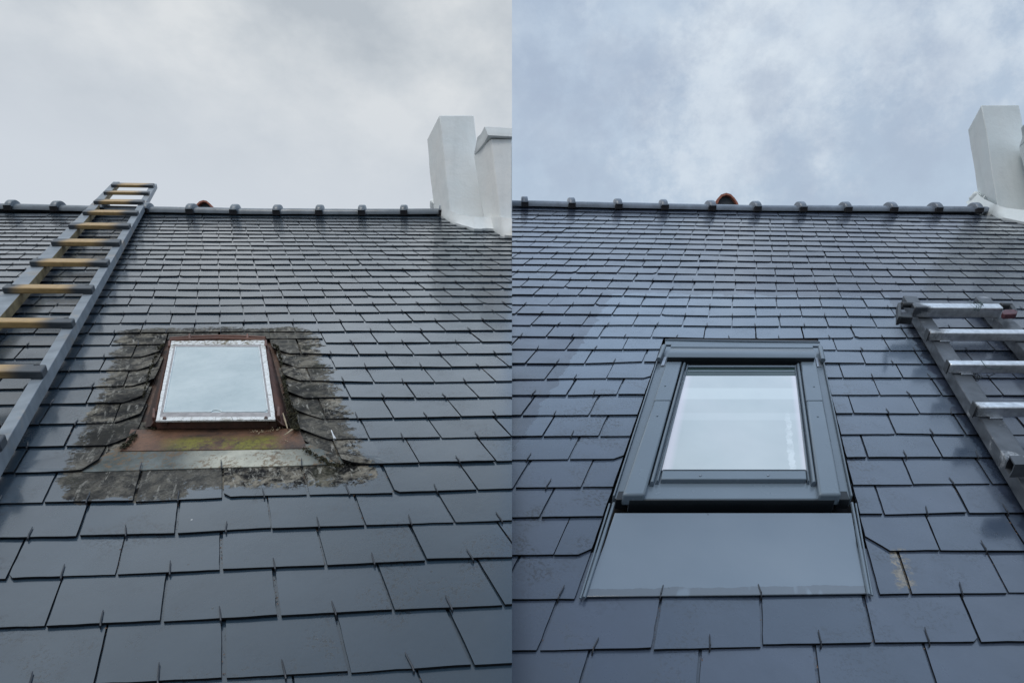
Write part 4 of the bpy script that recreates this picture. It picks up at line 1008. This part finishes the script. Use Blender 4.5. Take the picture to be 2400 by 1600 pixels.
# ================================================================== aluminium ladder
def metal_ladder():
    rf = RR
    T = thing('ladder', rf.P(3.6, 0, .02), 'grey aluminium ladder with scratched silver rungs lying on the right roof', 'ladder')
    h0, h1 = .012, .050
    def rail(Lf, Rf_, Ln, Rn):
        fL, nL, fR, nR = rf.uv(*Lf, h1), rf.uv(*Ln, h1), rf.uv(*Rf_, h1), rf.uv(*Rn, h1)
        ex = lambda f, n: (f[0]+(n[0]-f[0])*((-3-f[1])/(n[1]-f[1])), -3)
        A_ = [ex(fL, nL), ex(fR, nR), fR, fL]
        b = bmesh.new(); prism(b, rf, A_, h1, h0, px=False)
        o = obj('rail', b, MAT['alu_rail'], T, bevel=.003); strip_uv(o, rf.P(*A_[0], h1), rf.U, .1, rf); return o
    r1 = rail((2117, 692), (2149, 694), (2400, 1143), (2400, 1053))
    r2 = rail((2286, 694), (2319, 696), (2400, 822), (2400, 772))
    for xa, xb, y0, y1, y2 in ((2174, 2460, 769, 778.5, 790), (2221, 2520, 843, 853, 866), (2283, 2600, 940, 953, 968.5)):
        hr = .085
        u0, v1 = rf.uv(xa, y0, hr); _, v0 = rf.uv(xa, y1, hr); u1 = u0+2.25
        b = bmesh.new(); prism(b, rf, [(u0, v0), (u1, v0), (u1, v1), (u0, v1)], hr, h1+.0005, px=False)
        o = obj('rung', b, MAT['alu_rung'], T, bevel=.005); a = rf.P(u0, v0, hr); e = rf.P(u1, v0, hr); strip_uv(o, a, e-a, (e-a).length, rf)
        b = bmesh.new(); prism(b, rf, [(u0-.022, v0-.01), (u0-.002, v0-.01), (u0-.002, v1+.02), (u0-.022, v1+.02)], hr+.002, h1+.0005, px=False)
        obj('end_cap', b, MAT['plastic'], o, bevel=.002)
        b = bmesh.new(); prism(b, rf, [(u0+.22, v0-.08), (u0+.42, v0-.08), (u0+.42, v0+.01), (u0+.22, v0+.01)], h1+.006, h1-.002, px=False)
        obj('bracket', b, MAT['screw'], o, bevel=.002)
    # lowest rung in view is an open hollow tube
    u0, v1 = rf.uv(2367, 1067, .10); _, v0 = rf.uv(2367, 1086, .10)
    b = bmesh.new(); cs = []
    c = lambda u: [(v0, .062), (v0-.03, .08), (v0, .098), (v1, .100), (v1+.03, .080), (v1, .062)]
    for off, sc in ((0, 1), (0, .8)):
        for u in (u0, u0+2.2):
            mid = ((v0+v1)/2, .081); cs.append([b.verts.new(rf.P(u, mid[0]+(v-mid[0])*sc, mid[1]+(h-mid[1])*sc)) for v, h in c(u)])
    O0, O1, I0, I1 = cs
    for k in range(6):
        j = (k+1) % 6
        b.faces.new((O0[k], O1[k], O1[j], O0[j])); b.faces.new((I0[k], I0[j], I1[j], I1[k])); b.faces.new((O0[k], O0[j], I0[j], I0[k])); b.faces.new((O1[k], I1[k], I1[j], O1[j]))
    o = obj('rung', b, MAT['alu_rung'], T, smooth=True); strip_uv(o, rf.P(u0, v0, .1), rf.U, .42, rf)
    # top bar with its end fittings
    hr = .098; u0, v1 = rf.uv(2138, 709, hr); _, v0 = rf.uv(2138, 719, hr); u1, _ = rf.uv(2346, 714, hr)
    b = bmesh.new(); prism(b, rf, [(u0, v0), (u1, v0), (u1, v1), (u0, v1)], hr, h1+.004, px=False)
    tb = obj('top_bar', b, MAT['alu_rung'], T, bevel=.005); a = rf.P(u0, v0, hr); e = rf.P(u1, v0, hr); strip_uv(tb, a, e-a, (e-a).length, rf)
    b = bmesh.new(); tube(b, [rf.Q(2113, 714, .085), rf.Q(2140, 715, .085)], .012, 10)
    hull(b, [rf.Q(*p, .10) for p in ((2105, 709), (2112, 707.5), (2113, 741), (2105.5, 742))], [rf.Q(*p, .10)-rf.N*.035 for p in ((2105, 709), (2112, 707.5), (2113, 741), (2105.5, 742))])
    hull(b, [rf.Q(*p, .072) for p in ((2110, 732), (2140, 734), (2140, 743.5), (2110, 742))], [rf.Q(*p, .072)-rf.N*.03 for p in ((2110, 732), (2140, 734), (2140, 743.5), (2110, 742))])
    obj('end_bracket', b, MAT['plastic'], T, bevel=.003)
    b = bmesh.new(); tube(b, [rf.Q(2344, 716, .082), rf.Q(2370, 717, .082)], .012, 10)
    hull(b, [rf.Q(*p, .10) for p in ((2368, 714), (2377, 713.5), (2386, 728), (2379, 731))], [rf.Q(*p, .10)-rf.N*.025 for p in ((2368, 714), (2377, 713.5), (2386, 728), (2379, 731))])
    obj('end_bracket', b, MAT['plastic'], T, bevel=.003)
    b = bmesh.new(); pts = [(2350, 728), (2356, 724.5), (2380, 724.5), (2386, 729), (2384, 735), (2356, 736.5), (2350, 733)]
    hull(b, [rf.Q(*p, .10) for p in pts], [rf.Q(*p, .10)-rf.N*.02 for p in pts])
    e = obj('end_plug', b, MAT['redplastic'], T, bevel=.003); tag(e, 'faded red plastic end plug')
metal_ladder()
# ------------------------------------------------------------------ loose wires
def wire(name, px, h, r, mat, label):
    b = bmesh.new(); tube(b, [RR.Q(x, y, hh if hh is not None else h) for x, y, hh in px], r, 5)
    o = obj(name, b, mat, smooth=True); tag(o, label, 'wire'); return o
rw = random.Random(11)
px = [(2144, 692, .06), (2160, 693, .062), (2172, 700, .03), (2173, 709, .02)]
px += []
tg = []
for k in range(70):
    t = k/69; a = t*6.2832*5.5
    tg.append((2284+8*math.cos(a)*(1+.6*math.sin(t*9))+6*math.sin(t*23), 880+8*math.sin(a*1.1)*(1+.4*math.cos(t*11))+3*math.sin(t*17), .03+.012*math.sin(a*.7)))
tg += [(2300, 882, .03), (2322, 880, .03), (2345, 869, .06)]
wire('wire', tg, .03, .0013, MAT['wire'], 'tangled black wire hanging below the second silver rung of the aluminium ladder')
gr = []
for k in range(40):
    t = k/39; a = t*6.2832*3
    gr.append((2286+8*t*2-2*math.sin(a*.5)+3*math.cos(a*2), 717+11*math.sin(a)+0, .105-.03*(0.5-0.5*math.cos(a*1.0))))
gr = [(2258, 703, .062), (2270, 706, .10), (2278, 709, .104)] + gr + [(2300, 712, .105), (2310, 708, .09)]
wire('wire', gr, .1, .0011, MAT['wiregreen'], 'thin green wire wound around the top bar of the aluminium ladder')
wire('wire', [(2205, 727, .06), (2213, 733, .03), (2230, 735, .02), (2248, 732, .03), (2257, 725, .06)], .03, .0010, MAT['wire'], 'thin wire loop sagging under the top bar of the aluminium ladder')
wire('wire', [(2295, 842, .103), (2300, 845, .106), (2306, 853, .104), (2313, 861, .102), (2330, 865, .09), (2350, 862, .104)], .1, .0011, MAT['wiregreen'], 'short green wire crossing the second silver rung')
# ------------------------------------------------------------------ litter round the old skylight
b = bmesh.new(); tube(b, [RL.Q(665, 1020, .006), RL.Q(676, 1013, .010), RL.Q(684, 1006.5, .010), RL.Q(691, 1005, .008)], .0018, 6, [.5, 1, 1, .6])
tag(obj('twig', b, MAT['twig'], smooth=True), 'pale twig lying on the right corner of the rusty apron', 'twig')
b = bmesh.new(); tube(b, [RL.Q(663, 968, .012), RL.Q(668, 985, .010), RL.Q(674, 1004, .006)], .0022, 6, [.5, 1, .5])
tag(obj('twig', b, MAT['twig'], smooth=True), 'brownish twig standing in the gutter right of the old skylight', 'twig')
b = bmesh.new(); tube(b, [RL.Q(776.5, 1008, .004), RL.Q(780, 1017, .008), RL.Q(783, 1024, .010), RL.Q(785, 1028, .009), RL.Q(782, 1031, .006)], .0030, 8, [.4, .5, .9, 1.2, .8])
tag(obj('feather', b, MAT['dropping'], smooth=True), 'small white feather caught on a hook beside the old skylight', 'feather')
b = bmesh.new()
rm = random.Random(9)
def crumbs(b, poly_px, n, size, hmax):
    for _ in range(n):
        i = rm.randrange(len(poly_px)-1); t = rm.random()
        (x0, y0, w0), (x1, y1, w1) = poly_px[i], poly_px[i+1]
        x = x0+(x1-x0)*t+rm.gauss(0, 1)*(w0+(w1-w0)*t); y = y0+(y1-y0)*t+rm.gauss(0, 1)*1.2
        c = RL.Q(x, y, rm.uniform(.001, hmax)); s = size*rm.uniform(.4, 1.3)
        d = [Vector((rm.uniform(-1, 1), rm.uniform(-1, 1), rm.uniform(-1, 1))).normalized()*s for _ in range(4)]
        v = [b.verts.new(c+q) for q in d]
        for f in ((0, 1, 2), (0, 2, 3), (0, 3, 1), (1, 3, 2)): b.faces.new([v[q] for q in f])
crumbs(b, [(664, 880, 2), (672, 930, 3), (682, 965, 5), (690, 995, 5), (695, 1005, 4)], 900, .0045, .012)
crumbs(b, [(640, 806, 3), (652, 815, 2), (660, 860, 1.5)], 160, .004, .01)
crumbs(b, [(385, 806, 2), (372, 818, 3), (350, 870, 1.2), (335, 930, 1)], 220, .004, .008)
crumbs(b, [(712, 1050, 4), (745, 1070, 5), (775, 1088, 5), (800, 1092, 5)], 260, .0035, .006)
crumbs(b, [(318, 1018, 4), (300, 1038, 4), (285, 1050, 4)], 260, .003, .006)
crumbs(b, [(350, 1003, 5), (450, 1001, 6), (640, 998, 6)], 300, .003, .005)
tag(obj('moss', b, MAT['moss']), 'dark moss and grit gathered around the old skylight', 'moss', kind='stuff')
b = bmesh.new()
crumbs(b, [(590, 1010, 4), (610, 1012, 6), (645, 1006, 8), (660, 1000, 6)], 70, .0022, .006)
crumbs(b, [(655, 1030, 5), (680, 1035, 6)], 14, .002, .004)
tag(obj('straw_bits', b, MAT['twig']), 'scattered pale straw bits on the rusty apron', 'straw', kind='stuff')

# grit and leaf crumbs lodged in the lower joints
for side, rf, lab in (('L', RL, 'brown grit and leaf crumbs lodged in the joints of the left roof'), ('R', RR, 'brown grit and leaf crumbs lodged in the joints of the right roof')):
    b = bmesh.new()
    for i, (js, vt) in JOINTS[side].items():
        if not -5 <= i <= 8: continue
        for u in js:
            if rm.random() < .45: continue
            for _ in range(rm.randrange(2, 14)):
                vv = lerp_tab(vt, u)+rm.random()*.95; c = rf.P(u+rm.gauss(0, .006), vv, -.0035); s_ = rm.uniform(.0007, .0022)
                if (side == 'L') != (c.x < 0) or (side == 'R' and 1 <= i and -1.8 < u < 1.25) or (side == 'L' and i >= 2 and -1.9 < u < .9): continue
                d = [Vector((rm.uniform(-1, 1), rm.uniform(-1, 1), rm.uniform(-1, 1))).normalized()*s_ for _ in range(4)]
                v = [b.verts.new(c+q) for q in d]
                for f in ((0, 1, 2), (0, 2, 3), (0, 3, 1), (1, 3, 2)): b.faces.new([v[q] for q in f])
    tag(obj('grit', b, MAT['grit']), lab, 'grit', kind='stuff')
